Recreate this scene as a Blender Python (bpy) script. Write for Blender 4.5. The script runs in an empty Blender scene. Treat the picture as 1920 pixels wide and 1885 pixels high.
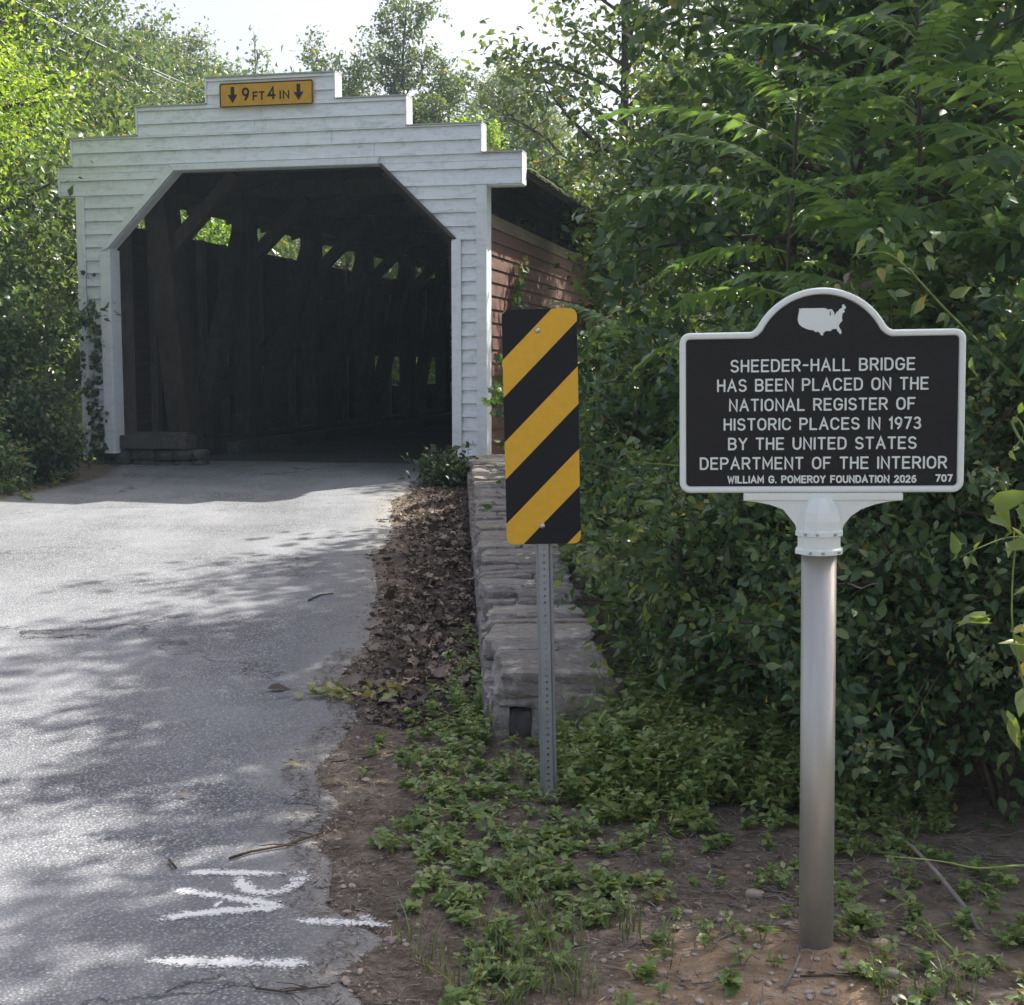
import bpy, bmesh, math, random
import numpy as np
from mathutils import Vector, Matrix

R_ = math.radians
scene = bpy.context.scene
COL = scene.collection

# ---------------------------------------------------------------- camera
FPX, CXP, CYP, EYE = 2550.0, 960.0, 942.5, 1.69
PITCH = math.atan((942.5 - 685) / FPX)
cam_d = bpy.data.cameras.new('camera')
cam_d.sensor_fit = 'HORIZONTAL'; cam_d.sensor_width = 36.0
cam_d.lens = 36.0 * FPX / 1920.0
cam_d.clip_start = 0.05; cam_d.clip_end = 2000
cam = bpy.data.objects.new('camera', cam_d); COL.objects.link(cam)
cam.location = (0, 0, EYE); cam.rotation_euler = (math.pi / 2 - PITCH, 0, 0)
scene.camera = cam

# ---------------------------------------------------------------- sky and sun
SUN_AZ, SUN_EL = R_(47), R_(47)          # azimuth from +Y towards +X
world = bpy.data.worlds.new('World'); scene.world = world; world.use_nodes = True
wn = world.node_tree; wn.nodes.clear()
w_out = wn.nodes.new('ShaderNodeOutputWorld'); w_bg = wn.nodes.new('ShaderNodeBackground')
w_sky = wn.nodes.new('ShaderNodeTexSky'); w_sky.sky_type = 'NISHITA'; w_sky.sun_disc = False
w_sky.sun_elevation = SUN_EL; w_sky.sun_rotation = SUN_AZ
w_sky.air_density = 1.0; w_sky.dust_density = 7.0; w_sky.ozone_density = 1.0
w_mix = wn.nodes.new('ShaderNodeMixRGB'); w_mix.inputs[0].default_value = 0.50
w_mix.inputs[2].default_value = (2.35, 2.25, 2.65, 1)      # even summer haze veil
wn.links.new(w_sky.outputs[0], w_mix.inputs[1]); wn.links.new(w_mix.outputs[0], w_bg.inputs[0])
w_bg.inputs[1].default_value = 0.10
wn.links.new(w_bg.outputs[0], w_out.inputs[0])
sun_d = bpy.data.lights.new('sun', 'SUN'); sun_d.energy = 3.4; sun_d.angle = R_(0.6)
sun_d.color = (1.0, 0.95, 0.87)
sun = bpy.data.objects.new('sun', sun_d); COL.objects.link(sun)
SDIR = Vector((math.sin(SUN_AZ) * math.cos(SUN_EL), math.cos(SUN_AZ) * math.cos(SUN_EL), math.sin(SUN_EL)))
sun.rotation_euler = SDIR.to_track_quat('Z', 'Y').to_euler(); sun.location = (30, 20, 40)

vs = scene.view_settings
vs.view_transform = 'Standard'; vs.look = 'None'; vs.gamma = 1.0; vs.exposure = 1.68
vs.use_curve_mapping = False
cy = scene.cycles
cy.use_denoising = True; cy.max_bounces = 7; cy.diffuse_bounces = 4; cy.glossy_bounces = 3
cy.transmission_bounces = 5; cy.transparent_max_bounces = 8; cy.volume_bounces = 1
cy.sample_clamp_indirect = 8.0
try:
    cy.denoiser = 'OPENIMAGEDENOISE'
except Exception:
    pass

# ---------------------------------------------------------------- pixel -> direction helpers
_F = np.array([0, math.cos(PITCH), -math.sin(PITCH)]); _U = np.array([0, math.sin(PITCH), math.cos(PITCH)])
def ray(px, py): return _F + (px - CXP) / FPX * np.array([1., 0, 0]) + (CYP - py) / FPX * _U
def at_depth(px, py, Y):
    d = ray(px, py); return np.array([0, 0, EYE]) + d * (Y / d[1])

def sstep(a, b, x):
    t = np.clip((np.asarray(x, float) - a) / (b - a), 0, 1); return t * t * (3 - 2 * t)
def vnoise(x, y, seed=0):
    x = np.asarray(x, float); y = np.asarray(y, float)
    xi = np.floor(x).astype(np.int64); yi = np.floor(y).astype(np.int64)
    def h(a, b):
        n = (a * 374761393 + b * 668265263 + seed * 982451653) & 0x7fffffff
        n = ((n ^ (n >> 13)) * 1274126177) & 0x7fffffff
        return ((n ^ (n >> 16)) & 0xffff) / 65535.0
    fx = x - xi; fy = y - yi; fx = fx * fx * (3 - 2 * fx); fy = fy * fy * (3 - 2 * fy)
    return (h(xi, yi) * (1 - fx) + h(xi + 1, yi) * fx) * (1 - fy) + (h(xi, yi + 1) * (1 - fx) + h(xi + 1, yi + 1) * fx) * fy
def fbm(x, y, seed=0, o=3):
    s = 0; a = .5
    for i in range(o):
        s = s + a * (vnoise(np.asarray(x) * 2 ** i, np.asarray(y) * 2 ** i, seed + i) - .5); a *= .5
    return s

# bridge frame: origin under the right front corner, u along the front, v into the bridge
BTH = R_(12.5); BX, BY = -0.30, 15.90
def uv_of(x, y):
    dx, dy = x - BX, y - BY
    return dx * math.cos(BTH) - dy * math.sin(BTH), dx * math.sin(BTH) + dy * math.cos(BTH)
def xy_of(u, v):
    return BX + u * math.cos(BTH) + v * math.sin(BTH), BY - u * math.sin(BTH) + v * math.cos(BTH)

RE_Y = [-12, 2, 3.3, 3.46, 3.63, 3.88, 4.12, 4.53, 4.67, 5.1, 5.41, 6.18, 6.78, 7.69, 9.22, 10.24, 11.5, 13.48, 15.2, 16.0, 19]
RE_X = [-.3, -.3, -.36, -.38, -.47, -.36, -.56, -.61, -.68, -.65, -.80, -.67, -.87, -.80, -.90, -1.05, -1.0, -1.2, -.92, -.80, -.14]
LE_Y = [-12, 10, 13.67, 14.52, 15.57, 16.9, 19]
LE_X = [-6.0, -5.7, -5.17, -4.92, -4.70, -4.88, -4.42]
def road_z(y): return np.clip((np.asarray(y, float) - 4.5) / 11.8, 0, 1) * .45
def redge(y): return np.interp(y, RE_Y, RE_X) + .05 * fbm(np.asarray(y) * 5, np.asarray(y) * 0 + 3.3, 5)
def ledge(y): return np.interp(y, LE_Y, LE_X) + .1 * fbm(np.asarray(y) * 3, np.asarray(y) * 0 + 1.3, 6)
def ground_z(x, y, fine=True):
    x = np.asarray(x, float); y = np.asarray(y, float)
    z = road_z(y)
    z = z - 1.1 * sstep(.75, 3, x) * sstep(6.0, 9, y) - .5 * sstep(-6.2, -8.5, x) * sstep(9, 12, y)
    u, v = uv_of(x, y)
    c = sstep(.9, 4, v) * (1 - sstep(26, 29.5, v))
    z = z * (1 - c) - 2.2 * c
    z = z + np.clip(y - 52, 0, 90) * .11
    near = (y < 17)
    dr = x - redge(y); dl = ledge(y) - x
    inside = (dr < 0) & (dl < 0)
    depth = np.minimum(sstep(0.04, -.14, dr), sstep(0.04, -.14, dl))
    bump = .035 * fbm(x * 2.2, y * 2.2, 1) + (.032 * fbm(x * 6, y * 6, 2, 2) if fine else 0)
    z = z + np.where(y < 20, (bump + .006) * (1 - depth) - .045 * depth, .6 * fbm(x * .15, y * .15, 9))
    z = z + .03 * np.exp(-(((x - .85) / .3) ** 2 + ((y - 3.75) / .25) ** 2))
    return z
def gpoint(px, py):
    d = ray(px, py); t = 2.0
    for i in range(80):
        P = np.array([0, 0, EYE]) + d * t
        t += (P[2] - float(road_z(P[1]))) / (-d[2]) * .7
    return np.array([0, 0, EYE]) + d * t

# ---------------------------------------------------------------- scene-graph helpers
def tag(o, label=None, cat=None, group=None, kind=None):
    if label: o['label'] = label
    if cat: o['category'] = cat
    if group: o['group'] = group
    if kind: o['kind'] = kind
    return o
def thing(name, label, cat, loc=(0, 0, 0), rot=(0, 0, 0), group=None):
    o = bpy.data.objects.new(name, None); COL.objects.link(o)
    o.empty_display_size = .1; o.location = loc; o.rotation_euler = rot
    return tag(o, label, cat, group)
def link(name, me, mat=None, parent=None, smooth=False):
    o = bpy.data.objects.new(name, me); COL.objects.link(o)
    if mat is not None and len(me.materials) == 0: me.materials.append(mat)
    if parent is not None: o.parent = parent
    if smooth: me.polygons.foreach_set('use_smooth', np.ones(len(me.polygons), bool))
    return o
def pyobj(name, verts, faces, mat, parent=None, smooth=False):
    me = bpy.data.meshes.new(name); me.from_pydata([tuple(v) for v in verts], [], faces); me.update()
    return link(name, me, mat, parent, smooth)
def bmobj(name, bm, mat, parent=None, smooth=False):
    bmesh.ops.recalc_face_normals(bm, faces=bm.faces[:])
    me = bpy.data.meshes.new(name); bm.to_mesh(me); bm.free()
    return link(name, me, mat, parent, smooth)
def np_mesh(name, V, Fc, attrs=None, smooth=False):
    """V (n,3); Fc (m,k) all the same k"""
    V = np.ascontiguousarray(V, dtype=np.float32); Fc = np.ascontiguousarray(Fc, dtype=np.int32)
    me = bpy.data.meshes.new(name)
    m, k = Fc.shape
    me.vertices.add(len(V)); me.vertices.foreach_set('co', V.ravel())
    me.loops.add(m * k); me.loops.foreach_set('vertex_index', Fc.ravel())
    me.polygons.add(m); me.polygons.foreach_set('loop_start', np.arange(0, m * k, k, dtype=np.int32))
    try: me.polygons.foreach_set('loop_total', np.full(m, k, np.int32))
    except Exception: pass
    if smooth: me.polygons.foreach_set('use_smooth', np.ones(m, bool))
    for an, av in (attrs or {}).items():
        a = me.attributes.new(an, 'FLOAT', 'POINT'); a.data.foreach_set('value', np.ascontiguousarray(av, dtype=np.float32))
    me.update(calc_edges=True); me.validate()
    return me
def box_vf(x0, x1, y0, y1, z0, z1):
    v = [(x0, y0, z0), (x1, y0, z0), (x1, y1, z0), (x0, y1, z0), (x0, y0, z1), (x1, y0, z1), (x1, y1, z1), (x0, y1, z1)]
    f = [(0, 3, 2, 1), (4, 5, 6, 7), (0, 1, 5, 4), (1, 2, 6, 5), (2, 3, 7, 6), (3, 0, 4, 7)]
    return v, f
def box(name, x0, x1, y0, y1, z0, z1, mat, parent=None, bevel=0):
    if not bevel:
        return pyobj(name, *box_vf(x0, x1, y0, y1, z0, z1), mat, parent)
    bm = bmesh.new(); bmesh.ops.create_cube(bm, size=1)
    for v in bm.verts:
        v.co = Vector(((x0 + x1) / 2 + v.co.x * (x1 - x0), (y0 + y1) / 2 + v.co.y * (y1 - y0), (z0 + z1) / 2 + v.co.z * (z1 - z0)))
    bmesh.ops.bevel(bm, geom=bm.edges[:], offset=bevel, segments=1, affect='EDGES')
    return bmobj(name, bm, mat, parent)
def beam(name, p, q, w, h, mat, parent=None, side=(1, 0, 0)):
    p, q = Vector(p), Vector(q); d = (q - p).normalized(); s = Vector(side); s = (s - d * s.dot(d)).normalized(); n = d.cross(s)
    vs_ = []
    for c in (p, q):
        for a, b in ((-1, -1), (1, -1), (1, 1), (-1, 1)): vs_.append(c + s * (a * w / 2) + n * (b * h / 2))
    return pyobj(name, vs_, [(0, 3, 2, 1), (4, 5, 6, 7), (0, 1, 5, 4), (1, 2, 6, 5), (2, 3, 7, 6), (3, 0, 4, 7)], mat, parent)
def prism(name, pts, y0, y1, mat, parent=None):
    """polygon in (x,z), extruded along y"""
    n = len(pts); v = [(a, y0, b) for a, b in pts] + [(a, y1, b) for a, b in pts]
    f = [tuple(range(n)), tuple(range(2 * n - 1, n - 1, -1))] + [(i, i + n, (i + 1) % n + n, (i + 1) % n) for i in range(n)]
    bm = bmesh.new(); bv = [bm.verts.new(c) for c in v]
    for q in f: bm.faces.new([bv[i] for i in q])
    return bmobj(name, bm, mat, parent)
class Tubes:
    def __init__(s): s.V = []; s.F = []
    def add(s, pts, rad, n=6):
        pts = [Vector(p) for p in pts]; b = len(s.V); m = len(pts)
        for i, p in enumerate(pts):
            d = (pts[min(i + 1, m - 1)] - pts[max(i - 1, 0)])
            d = d.normalized() if d.length > 1e-9 else Vector((0, 0, 1))
            a = Vector((0, 0, 1)) if abs(d.z) < .9 else Vector((1, 0, 0))
            x = d.cross(a).normalized(); y = d.cross(x); r = rad[i] if hasattr(rad, '__len__') else rad
            for k in range(n):
                t = 2 * math.pi * k / n; s.V.append(p + x * (r * math.cos(t)) + y * (r * math.sin(t)))
        for i in range(m - 1):
            for k in range(n):
                s.F.append((b + i * n + k, b + i * n + (k + 1) % n, b + (i + 1) * n + (k + 1) % n, b + (i + 1) * n + k))
        # close the ends with quads/tris folded to a point
        s.V.append(pts[0]); s.V.append(pts[-1]); c0 = len(s.V) - 2; c1 = c0 + 1
        for k in range(n):
            s.F.append((b + (k + 1) % n, b + k, c0, c0)); s.F.append((b + (m - 1) * n + k, b + (m - 1) * n + (k + 1) % n, c1, c1))
    def obj(s, name, mat, parent=None):
        f = [tuple(q) if q[2] != q[3] else q[:3] for q in s.F]
        return pyobj(name, s.V, f, mat, parent, True)
def lathe(name, prof, n, mat, parent=None, smooth=True, rot=0):
    V = []; F = []
    for r, z in prof:
        for k in range(n):
            t = 2 * math.pi * k / n + rot; V.append((r * math.cos(t), r * math.sin(t), z))
    for i in range(len(prof) - 1):
        for k in range(n): F.append((i * n + k, i * n + (k + 1) % n, (i + 1) * n + (k + 1) % n, (i + 1) * n + k))
    F.append(tuple(range(n - 1, -1, -1))); F.append(tuple(range((len(prof) - 1) * n, len(prof) * n)))
    return pyobj(name, V, F, mat, parent, smooth)

# ---------------------------------------------------------------- materials
class NT:
    def __init__(s, name):
        s.m = bpy.data.materials.new(name); s.m.use_nodes = True; s.t = s.m.node_tree; s.t.nodes.clear()
        s.out = s.n('ShaderNodeOutputMaterial'); s.b = s.n('ShaderNodeBsdfPrincipled'); s.l(s.b.outputs[0], s.out.inputs[0])
    def n(s, ty, **k):
        x = s.t.nodes.new(ty)
        for a, b in k.items(): setattr(x, a, b)
        return x
    def l(s, a, b): s.t.links.new(a, b)
    def coord(s, kind='Object', scale=(1, 1, 1)):
        tc = s.n('ShaderNodeTexCoord'); mp = s.n('ShaderNodeMapping'); mp.inputs['Scale'].default_value = scale
        s.l(tc.outputs[kind], mp.inputs[0]); return mp.outputs[0]
    def noise(s, vec, scale, detail=4, rough=.55, dist=0):
        x = s.n('ShaderNodeTexNoise'); x.inputs['Scale'].default_value = scale; x.inputs['Detail'].default_value = detail
        x.inputs['Roughness'].default_value = rough; x.inputs['Distortion'].default_value = dist; s.l(vec, x.inputs['Vector']); return x.outputs[0]
    def voro(s, vec, scale, feature='F1', out=0):
        x = s.n('ShaderNodeTexVoronoi', feature=feature); x.inputs['Scale'].default_value = scale; s.l(vec, x.inputs['Vector']); return x.outputs[out]
    def ramp(s, fac, stops):
        x = s.n('ShaderNodeValToRGB'); e = x.color_ramp.elements
        while len(e) < len(stops): e.new(.5)
        for i, (p, c) in enumerate(stops):
            e[i].position = p; e[i].color = (c, c, c, 1) if not hasattr(c, '__len__') else (*c, 1)
        s.l(fac, x.inputs[0]); return x.outputs[0]
    def mix(s, fac, a, b, mode='MIX'):
        x = s.n('ShaderNodeMixRGB', blend_type=mode)
        for i, q in enumerate((fac, a, b)):
            if hasattr(q, 'is_output'): s.l(q, x.inputs[i])
            elif hasattr(q, '__len__'): x.inputs[i].default_value = (*q, 1)
            else: x.inputs[i].default_value = q
        return x.outputs[0]
    def math(s, op, a, b=0.0):
        x = s.n('ShaderNodeMath', operation=op)
        for i, q in enumerate((a, b)):
            if hasattr(q, 'is_output'): s.l(q, x.inputs[i])
            else: x.inputs[i].default_value = q
        return x.outputs[0]
    def attr(s, name):
        x = s.n('ShaderNodeAttribute', attribute_name=name); return x.outputs['Fac']
    def bump(s, h, strength=.3, dist=.01):
        x = s.n('ShaderNodeBump'); x.inputs['Strength'].default_value = strength; x.inputs['Distance'].default_value = dist
        s.l(h, x.inputs['Height']); s.l(x.outputs[0], s.b.inputs['Normal']); return x.outputs[0]
    def col(s, c):
        if hasattr(c, 'is_output'): s.l(c, s.b.inputs['Base Color'])
        else: s.b.inputs['Base Color'].default_value = (*c, 1)
    def rough(s, r):
        if hasattr(r, 'is_output'): s.l(r, s.b.inputs['Roughness'])
        else: s.b.inputs['Roughness'].default_value = r
    def spec(s, v): s.b.inputs['Specular IOR Level'].default_value = v
    def metal(s, v): s.b.inputs['Metallic'].default_value = v

def leaf_mat(name, dark, mid, light, trans=.38, tcol=None, rough=.38, spec=.5, gain=1.0, desat=.17, yel=(.30, .25, .07)):
    m = NT(name); t = m.attr('tint')
    dark, mid, light = (tuple((x * (1 - desat) + (.3 * q[0] + .6 * q[1] + .1 * q[2]) * desat) * gain for x in q) for q in (dark, mid, light))
    c = m.ramp(t, [(0, dark), (.5, mid), (.93, light), (.985, yel)]) if yel else m.ramp(t, [(0, dark), (.5, mid), (1, light)])
    m.col(c); m.rough(rough); m.spec(spec)
    tr = m.n('ShaderNodeBsdfTranslucent')
    m.l(m.mix(1, c, tcol or (1.45, 1.38, .60), 'MULTIPLY'), tr.inputs[0])
    mx = m.n('ShaderNodeMixShader'); mx.inputs[0].default_value = trans
    m.l(m.b.outputs[0], mx.inputs[1]); m.l(tr.outputs[0], mx.inputs[2]); m.l(mx.outputs[0], m.out.inputs[0])
    return m.m
def wood_mat(name, a, b, scale=(1, 1, 1), rough=.8, bump=.3, ns=6):
    m = NT(name); v = m.coord('Object', scale)
    n = m.noise(v, ns, 6, .6, .4); n2 = m.noise(m.coord(), 1.3, 3)
    m.col(m.mix(m.ramp(n2, [(.3, 0), (.7, .5)]), m.ramp(n, [(.3, a), (.7, b)]), tuple(x * .6 for x in a)))
    m.rough(rough); m.spec(.25); m.bump(n, bump, .01); return m.m
M = {}
def build_materials():
    # white weathered clapboard paint
    def paint(name, base, dirt, amt):
        m = NT(name); v = m.coord()
        ri = m.n('ShaderNodeObjectInfo').outputs['Random']
        n1 = m.noise(m.coord('Object', (1.2, 1.2, 4)), 3.2, 7, .68, .8); n2 = m.noise(v, 22, 5, .7); st = m.noise(m.coord('Object', (14, 14, .9)), 2.0, 4, .6)
        f = m.math('MULTIPLY', m.ramp(n1, [(.47, 0), (.68, 1)]), m.ramp(n2, [(.35, .15), (.65, 1)]))
        f = m.math('MULTIPLY', f, amt)
        c = m.mix(f, base, dirt)
        c = m.mix(m.math('MULTIPLY', m.ramp(st, [(.55, 0), (.8, 1)]), .22), c, tuple(x * .8 for x in dirt))
        c = m.mix(m.math('MULTIPLY', ri, .12), c, tuple(x * .7 for x in base))
        m.col(c); m.rough(.55); m.spec(.3); m.bump(m.noise(m.coord('Object', (2, 2, 40)), 4, 4), .12, .004); return m.m
    M['white'] = paint('white_paint', (.84, .875, .91), (.42, .46, .45), .85)
    M['white_trim'] = paint('white_trim_paint', (.84, .87, .89), (.42, .45, .42), .5)
    M['cap'] = paint('cap_board_paint', (.45, .48, .45), (.22, .26, .2), .9)
    m = NT('red_paint'); v = m.coord(); ri = m.n('ShaderNodeObjectInfo').outputs['Random']
    n = m.noise(m.coord('Object', (6, 1.2, 6)), 3, 6, .65); n2 = m.noise(m.coord('Object', (9, 9, .8)), 2.5, 5, .6)
    c = m.ramp(n, [(.3, (.105, .052, .042)), (.55, (.145, .078, .062)), (.75, (.21, .135, .11))])
    c = m.mix(m.ramp(n2, [(.5, 0), (.75, .6)]), c, (.13, .06, .05)); c = m.mix(m.math('MULTIPLY', ri, .35), c, (.16, .075, .06))
    m.col(c); m.rough(.75); m.spec(.25); m.bump(n, .25, .006); M['red'] = m.m
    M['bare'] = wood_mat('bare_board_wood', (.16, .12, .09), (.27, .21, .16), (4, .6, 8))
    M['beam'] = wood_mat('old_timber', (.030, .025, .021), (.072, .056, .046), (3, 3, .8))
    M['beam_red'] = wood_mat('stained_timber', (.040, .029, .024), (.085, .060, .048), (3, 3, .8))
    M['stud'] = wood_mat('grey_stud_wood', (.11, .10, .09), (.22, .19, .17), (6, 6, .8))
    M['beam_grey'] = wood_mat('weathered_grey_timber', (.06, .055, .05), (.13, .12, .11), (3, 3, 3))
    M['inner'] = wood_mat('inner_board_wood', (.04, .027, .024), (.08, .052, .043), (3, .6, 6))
    M['roof'] = wood_mat('roof_shingle_wood', (.03, .026, .022), (.08, .07, .055), (4, 4, 4), .9, .6, 9)
    m = NT('moss'); n = m.noise(m.coord(), 30, 4); m.col(m.ramp(n, [(.3, (.03, .045, .012)), (.7, (.11, .13, .03))])); m.rough(.95); m.bump(n, .8, .02); M['moss'] = m.m
    # yellow sheeting and sign paints
    def flat(name, c, rough=.45, spec=.4, nz=.06, ns=30):
        m = NT(name); n = m.noise(m.coord(), ns, 4, .6); m.col(m.mix(m.ramp(n, [(.35, 0), (.75, 1)]), c, tuple(x * (1 - nz * 3) for x in c)))
        m.rough(rough); m.spec(spec); return m.m
    M['sign_yellow'] = flat('yellow_sheeting', (.78, .43, .024), .42, .4, .04)
    M['sign_yellow_old'] = flat('aged_yellow_sheeting', (.68, .36, .028), .5, .35, .07, 9)
    m = NT('black_sheeting'); v = m.coord(); sc = m.ramp(m.noise(m.coord('Object', (40, 40, 3)), 2.2, 2, .5), [(.70, 0), (.73, 1)])
    m.col(m.mix(m.math('MULTIPLY', sc, m.ramp(m.noise(v, 5, 2), [(.55, 0), (.65, .5)])), (.008, .010, .012), (.3, .3, .3))); m.rough(.42); m.spec(.22); M['sign_black'] = m.m
    m = NT('galvanised_steel'); n = m.noise(m.coord('Object', (1, 1, .3)), 26, 4, .6); n2 = m.voro(m.coord(), 70)
    m.col(m.mix(m.ramp(n2, [(.1, 0), (.6, .5)]), m.ramp(n, [(.3, (.25, .27, .28)), (.7, (.40, .42, .43))]), (.33, .35, .36)))
    m.metal(.65); m.rough(m.ramp(n, [(.3, .42), (.7, .6)])); M['galv'] = m.m
    m = NT('bolt_steel'); m.col((.55, .55, .53)); m.metal(.9); m.rough(.3); M['bolt'] = m.m
    m = NT('cast_white_paint'); n = m.noise(m.coord(), 28, 4, .6); m.col(m.mix(m.ramp(n, [(.4, 0), (.8, .25)]), (.74, .79, .75), (.60, .63, .58)))
    m.rough(.28); m.spec(.5); m.bump(n, .06, .003); M['cast_white'] = m.m
    m = NT('cast_black_paint'); n = m.noise(m.coord('Object', (1, 1, 3)), 60, 5, .65); sc = m.noise(m.coord('Object', (3, 3, 50)), 7, 3, .6)
    m.col(m.mix(m.math('MULTIPLY', m.ramp(sc, [(.68, 0), (.74, 1)]), .12), (.012, .0115, .0115), (.22, .2, .18))); m.rough(m.ramp(n, [(.3, .42), (.7, .62)])); m.spec(.28)
    m.bump(n, .35, .002); M['cast_black'] = m.m
    m = NT('aluminium_tube'); v = m.coord('Object', (8, 8, .5)); n = m.noise(v, 5, 5, .6); n2 = m.noise(m.coord(), 9, 5, .65)
    g = m.n('ShaderNodeSeparateXYZ'); m.l(m.coord(), g.inputs[0])
    low = m.ramp(m.math('ADD', g.outputs[2], m.math('MULTIPLY', n2, .35)), [(.22, 1), (.40, 0)])
    c = m.mix(m.ramp(n, [(.3, 0), (.8, .6)]), (.47, .455, .41), (.37, .36, .32)); c = m.mix(m.math('MULTIPLY', low, .6), c, (.27, .25, .21))
    m.col(c); m.metal(.62); m.rough(m.mix(low, m.ramp(n, [(.3, .34), (.7, .46)]), (.7, .7, .7))); m.bump(n, .05, .003); M['tube'] = m.m
    # stone
    m = NT('fieldstone'); ri = m.n('ShaderNodeObjectInfo').outputs['Random']
    tc = m.n('ShaderNodeTexCoord'); ad = m.n('ShaderNodeVectorMath', operation='ADD'); m.l(tc.outputs['Object'], ad.inputs[0])
    sc_ = m.n('ShaderNodeCombineXYZ'); m.l(m.math('MULTIPLY', ri, 37), sc_.inputs[0]); m.l(m.math('MULTIPLY', ri, 91), sc_.inputs[1]); m.l(sc_.outputs[0], ad.inputs[1])
    mp = m.n('ShaderNodeMapping'); mp.inputs['Scale'].default_value = (5, 7, 9); m.l(ad.outputs[0], mp.inputs[0])
    n = m.noise(mp.outputs[0], 3.2, 9, .72, .9); n2 = m.noise(ad.outputs[0], 26, 6, .75); n3 = m.noise(ad.outputs[0], 5, 6, .7); n4 = m.noise(ad.outputs[0], 8, 7, .75)
    hue = m.ramp(ri, [(.0, (.34, .305, .27)), (.25, (.28, .255, .24)), (.5, (.40, .35, .295)), (.75, (.31, .285, .265)), (1.0, (.45, .41, .36))])
    c = m.mix(m.ramp(n, [(.30, .8), (.48, 0)]), hue, (.075, .065, .06))
    c = m.mix(m.ramp(n4, [(.52, 0), (.62, .75)]), c, (.58, .56, .53)); c = m.mix(m.ramp(n3, [(.56, 0), (.72, .6)]), c, (.25, .19, .13))
    c = m.mix(m.ramp(n2, [(.60, 0), (.70, .5)]), c, (.10, .09, .08)); m.col(c); m.rough(.92); m.spec(.2)
    m.bump(m.mix(.4, n, n2), 1.0, .05); M['stone'] = m.m
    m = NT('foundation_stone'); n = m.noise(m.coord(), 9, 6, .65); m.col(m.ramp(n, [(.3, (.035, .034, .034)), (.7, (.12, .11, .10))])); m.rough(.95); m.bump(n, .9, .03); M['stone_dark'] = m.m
    m = NT('lime_mortar'); n = m.noise(m.coord(), 14, 6, .7); m.col(m.ramp(n, [(.3, (.15, .135, .115)), (.52, (.33, .31, .28)), (.75, (.5, .48, .45))])); m.rough(.95); m.spec(.15); m.bump(n, .9, .025); M['mortar'] = m.m
    # asphalt
    m = NT('worn_asphalt'); v = m.coord(); e = m.attr('edge')
    ag = m.voro(v, 95, 'F1', 1); agv = m.n('ShaderNodeRGBToBW'); m.l(ag, agv.inputs[0])
    d1 = m.voro(v, 95); fine = m.noise(v, 160, 3, .7); big = m.noise(v, .9, 5, .6); mid = m.noise(v, 6, 5, .65)
    c = m.ramp(agv.outputs[0], [(.10, (.105, .112, .126)), (.5, (.222, .234, .256)), (.80, (.345, .355, .37)), (.97, (.60, .60, .60))])
    c = m.mix(m.ramp(d1, [(.30, 0), (.62, .85)]), c, (.085, .086, .09))
    c = m.mix(m.math('MULTIPLY', m.ramp(big, [(.38, 0), (.6, 1)]), .55), c, (.285, .295, .31))
    c = m.mix(m.math('MULTIPLY', m.ramp(mid, [(.55, 0), (.75, 1)]), .22), c, (.14, .14, .142))
    trk = m.noise(m.coord('Object', (1.1, .10, 1)), 1.6, 4, .6); c = m.mix(m.math('MULTIPLY', m.ramp(trk, [(.45, 0), (.62, 1)]), .30), c, (.12, .125, .135))
    oil = m.ramp(m.noise(v, 1.7, 3, .5), [(.66, 0), (.76, .45)]); c = m.mix(oil, c, (.10, .10, .105))
    ed = m.math('ADD', e, m.math('MULTIPLY', m.math('SUBTRACT', mid, .5), .5))
    c = m.mix(m.ramp(ed, [(.0, .75), (.10, .5), (.38, 0)]), c, (.26, .25, .23))
    cr = m.voro(m.coord('Object', (.35, .62, 1)), 1.0, 'DISTANCE_TO_EDGE'); 
    wob = m.noise(v, 3, 5, .7); vv = m.n('ShaderNodeVectorMath', operation='ADD'); m.l(m.coord('Object', (.30, .55, 1)), vv.inputs[0])
    cw = m.n('ShaderNodeCombineXYZ'); m.l(m.math('MULTIPLY', wob, .35), cw.inputs[0]); m.l(m.math('MULTIPLY', wob, .4), cw.inputs[1]); m.l(cw.outputs[0], vv.inputs[1])
    cr = m.voro(vv.outputs[0], .8, 'DISTANCE_TO_EDGE'); crk = m.ramp(cr, [(.0015, 1), (.005, 0)])
    crk = m.math('MULTIPLY', crk, m.ramp(m.noise(v, .8, 3), [(.46, 0), (.56, .9)]))
    c = m.mix(crk, c, (.03, .03, .03)); m.col(c); m.rough(.88); m.spec(.25)
    hgt = m.math('SUBTRACT', m.math('ADD', m.math('MULTIPLY', fine, .4), m.math('SUBTRACT', 1, d1)), m.math('MULTIPLY', crk, 1.5)); m.bump(hgt, .75, .006); M['asphalt'] = m.m
    # soil
    m = NT('roadside_soil'); v = m.coord(); tan = m.attr('tan'); far = m.attr('far')
    n = m.noise(v, 9, 7, .7); n2 = m.noise(v, 60, 5, .7); n3 = m.noise(v, 2.5, 4)
    c = m.ramp(n, [(.3, (.085, .066, .050)), (.5, (.185, .148, .115)), (.72, (.33, .275, .22))])
    c = m.mix(m.ramp(n2, [(.52, 0), (.7, .6)]), c, (.26, .215, .175))
    t2 = m.ramp(n, [(.3, (.22, .145, .092)), (.55, (.40, .285, .19)), (.8, (.54, .42, .31))])
    tf = m.ramp(m.math('ADD', tan, m.math('MULTIPLY', m.math('SUBTRACT', n3, .5), .9)), [(.35, 0), (.6, .95)])
    c = m.mix(tf, c, t2); c = m.mix(far, c, m.ramp(n3, [(.3, (.03, .05, .015)), (.7, (.07, .09, .03))]))
    m.col(c); m.rough(.96); m.spec(.12); m.bump(m.mix(.5, n, n2), 1.0, .035); M['soil'] = m.m
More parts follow.
